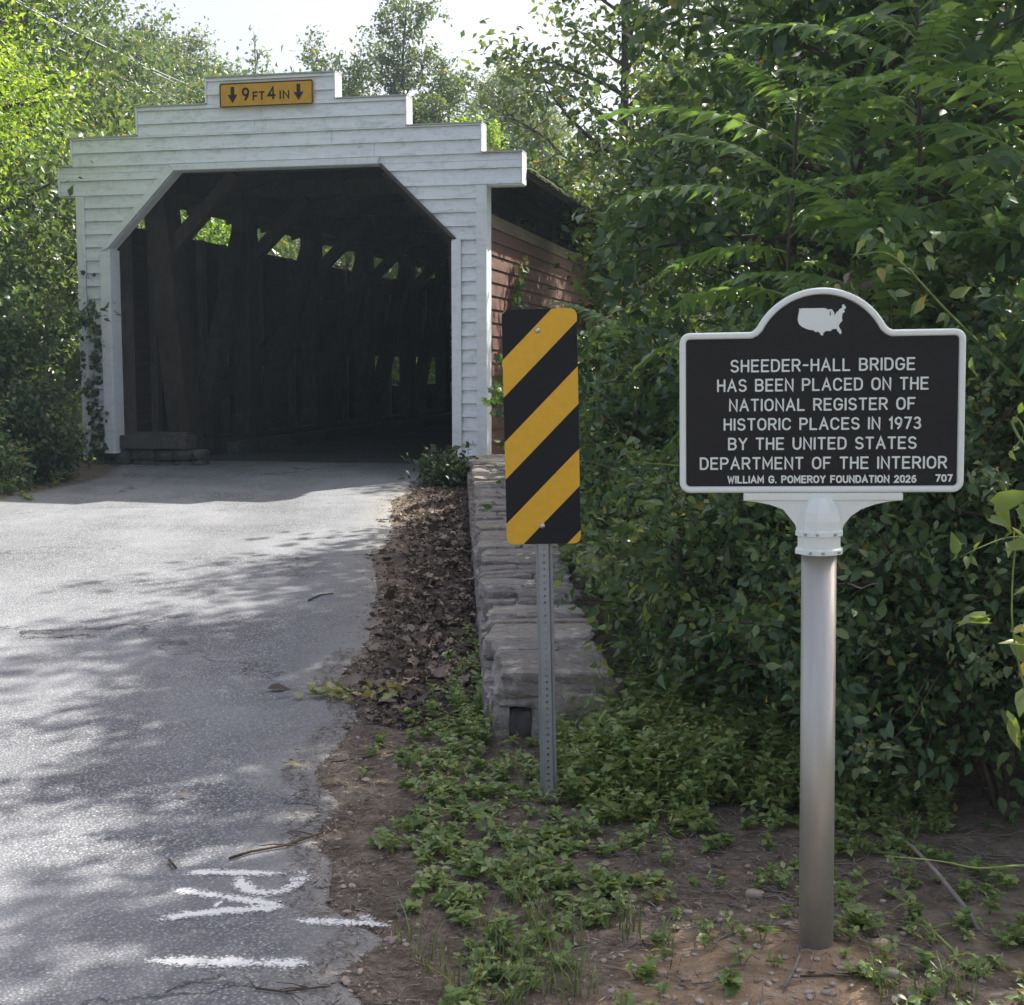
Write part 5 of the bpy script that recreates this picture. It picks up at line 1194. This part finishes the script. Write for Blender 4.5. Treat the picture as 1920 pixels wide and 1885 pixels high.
twig('long dark twig lying along the broken asphalt edge', [(430, 1616), (470, 1603), (540, 1590), (590, 1572), (640, 1562)], .0055, sub=4)
twig('straight stick on the verge beside the cut leafy branch', [(688, 1348), (740, 1350), (812, 1348)], .006, sub=1, seed=1)
twig('thin dark twig on the bare verge soil', [(620, 1436), (690, 1424), (760, 1412)], .004, seed=2)
twig('thin twig on the asphalt near the leaf drift', [(578, 1130), (600, 1120), (625, 1117)], .006, seed=3)
twig('short twig beside the top of the white spray letter', [(318, 1620), (330, 1636)], .006, seed=4)
twig('pile of twigs at the crumbled asphalt corner', [(480, 1862), (530, 1868), (580, 1862), (620, 1858)], .0035, sub=5, seed=5)
twig('brown twig across the soil below the marker post', [(1500, 1852), (1580, 1848), (1660, 1838), (1720, 1832)], .0035, seed=6)
twig('pale twig on the soil near the pebble', [(1470, 1870), (1490, 1838), (1500, 1815)], .005, 'twig', 'bark_grey', seed=7)
twig('green wilted shoot lying right of the round post', [(1790, 1800), (1745, 1760), (1700, 1710), (1650, 1680)], .0055, 'fallen_shoot', 'stem', .02, sub=5, seed=8)
twig('grey twig crossing the weeds near the road letters', [(860, 1565), (890, 1590), (920, 1605)], .003, seed=9)
# leaning dead stick at the right
o = Tubes(); a, b = np.array(at_depth(1862, 1800, 3.85)), np.array(at_depth(1708, 1585, 4.25)); a[2] = float(ground_z(a[0], a[1])) - .03
o.add([a - a, (b - a) * .35 + np.array([.01, 0, .012]), (b - a) * .7 + np.array([.008, 0, .01]), b - a], [.0085, .008, .007, .006], 6); q = o.obj('leaning_stick', M['bark_grey']); q.location = a; tag(q, 'bare dead stick leaning against the shrubs right of the post', 'stick')
def road_leaf(label, px, py, L, tint, mat, seed, rz):
    rng = np.random.default_rng(seed); p = gpoint(px, py); me = leaf_mesh('fallen_leaf', np.array([[0, 0, .012]]), np.array([[math.cos(rz), math.sin(rz), .05]]), np.array([[.2, -.3, 1.]]), np.array([L]), np.array([L * .5]), np.array([tint]), _T8)
    o = link('fallen_leaf', me, M[mat]); o.location = (p[0], p[1], road_surf(p[0], p[1])); tag(o, label, 'leaf')
road_leaf('curled rusty dead leaf on the sunlit asphalt', 500, 1298, .12, .35, 'dead', 1, .25); road_leaf('yellow leaf lying on the asphalt near the verge', 535, 1440, .075, .8, 'lf_yellow', 2, -.1); road_leaf('small brown leaf alone on the asphalt', 335, 1497, .05, .8, 'dead', 3, -.2)
def cut_branch():
    p = gpoint(580, 1308); q = gpoint(755, 1312); rng = np.random.default_rng(41); t = thing('cut_branch', 'wilting cut branch with yellow-green leaves on the road edge', 'branch', (p[0], p[1], road_surf(p[0], p[1])))
    d = q - p; tb = Tubes(); tb.add([(0, 0, .012), tuple(d * .5 + np.array([0, .03, .03])), tuple(d + np.array([0, 0, .02]))], [.004, .004, .003], 5); tb.obj('stem', M['stem'], t)
    n = 62; f = rng.random((n, 1)); P = d * f + rng.normal(size=(n, 3)) * np.array([.02, .055, 0]) + np.array([0, 0, .018]); P[:, 2] += rng.random(n) * .035; L = rng.uniform(.035, .065, n)
    link('foliage', leaf_mesh('foliage', P, unit(rng.normal(size=(n, 3)) * np.array([1, 1, .35])), unit(rng.normal(size=(n, 3)) * .7 + np.array([0, -.3, 1.])), L, L * .75, np.where(rng.random(n) < .35, .95, rng.normal(.45, .15, n)), _TG), M['lf_yellow'], t)
cut_branch()

# ================================================================ power lines
for i, (a, b, lb) in enumerate([((-140, -60, 17), (400, 208, 40), 'lowest grey power line passing behind the locust tree'), ((40, -20, 19), (420, 185, 42), 'middle power line running down behind the parapet'), ((70, 0, 19), (430, 178, 42), 'upper power line running down to the trees')]):
    A, B_ = np.array(at_depth(*a)), np.array(at_depth(*b)); A2 = A - (B_ - A) * .4; tb = Tubes(); B2 = B_ + (B_ - A) * .35
    tb.add([tuple((B2 - A2) * s + np.array([0, 0, -.25 * 4 * s * (1 - s)])) for s in np.linspace(0, 1, 13)], .011, 5); m_ = M['galv']; o = tb.obj('power_line', m_); o.location = A2; tag(o, lb, 'power line')
# ================================================================ humid summer air
def build_haze():
    v, f = box_vf(-310, 310, -65, 425, -4.5, 40); o = pyobj('haze', v, f, None)
    m = bpy.data.materials.new('haze_air'); m.use_nodes = True; nt = m.node_tree; nt.nodes.clear()
    out = nt.nodes.new('ShaderNodeOutputMaterial'); pv = nt.nodes.new('ShaderNodeVolumePrincipled')
    pv.inputs['Color'].default_value = (.66, .84, 1.0, 1); pv.inputs['Density'].default_value = .0009; pv.inputs['Anisotropy'].default_value = .35
    nt.links.new(pv.outputs[0], out.inputs['Volume']); o.data.materials.append(m)
    tag(o, 'thin pale haze hanging in the summer air', 'haze', None, 'stuff')
build_haze()
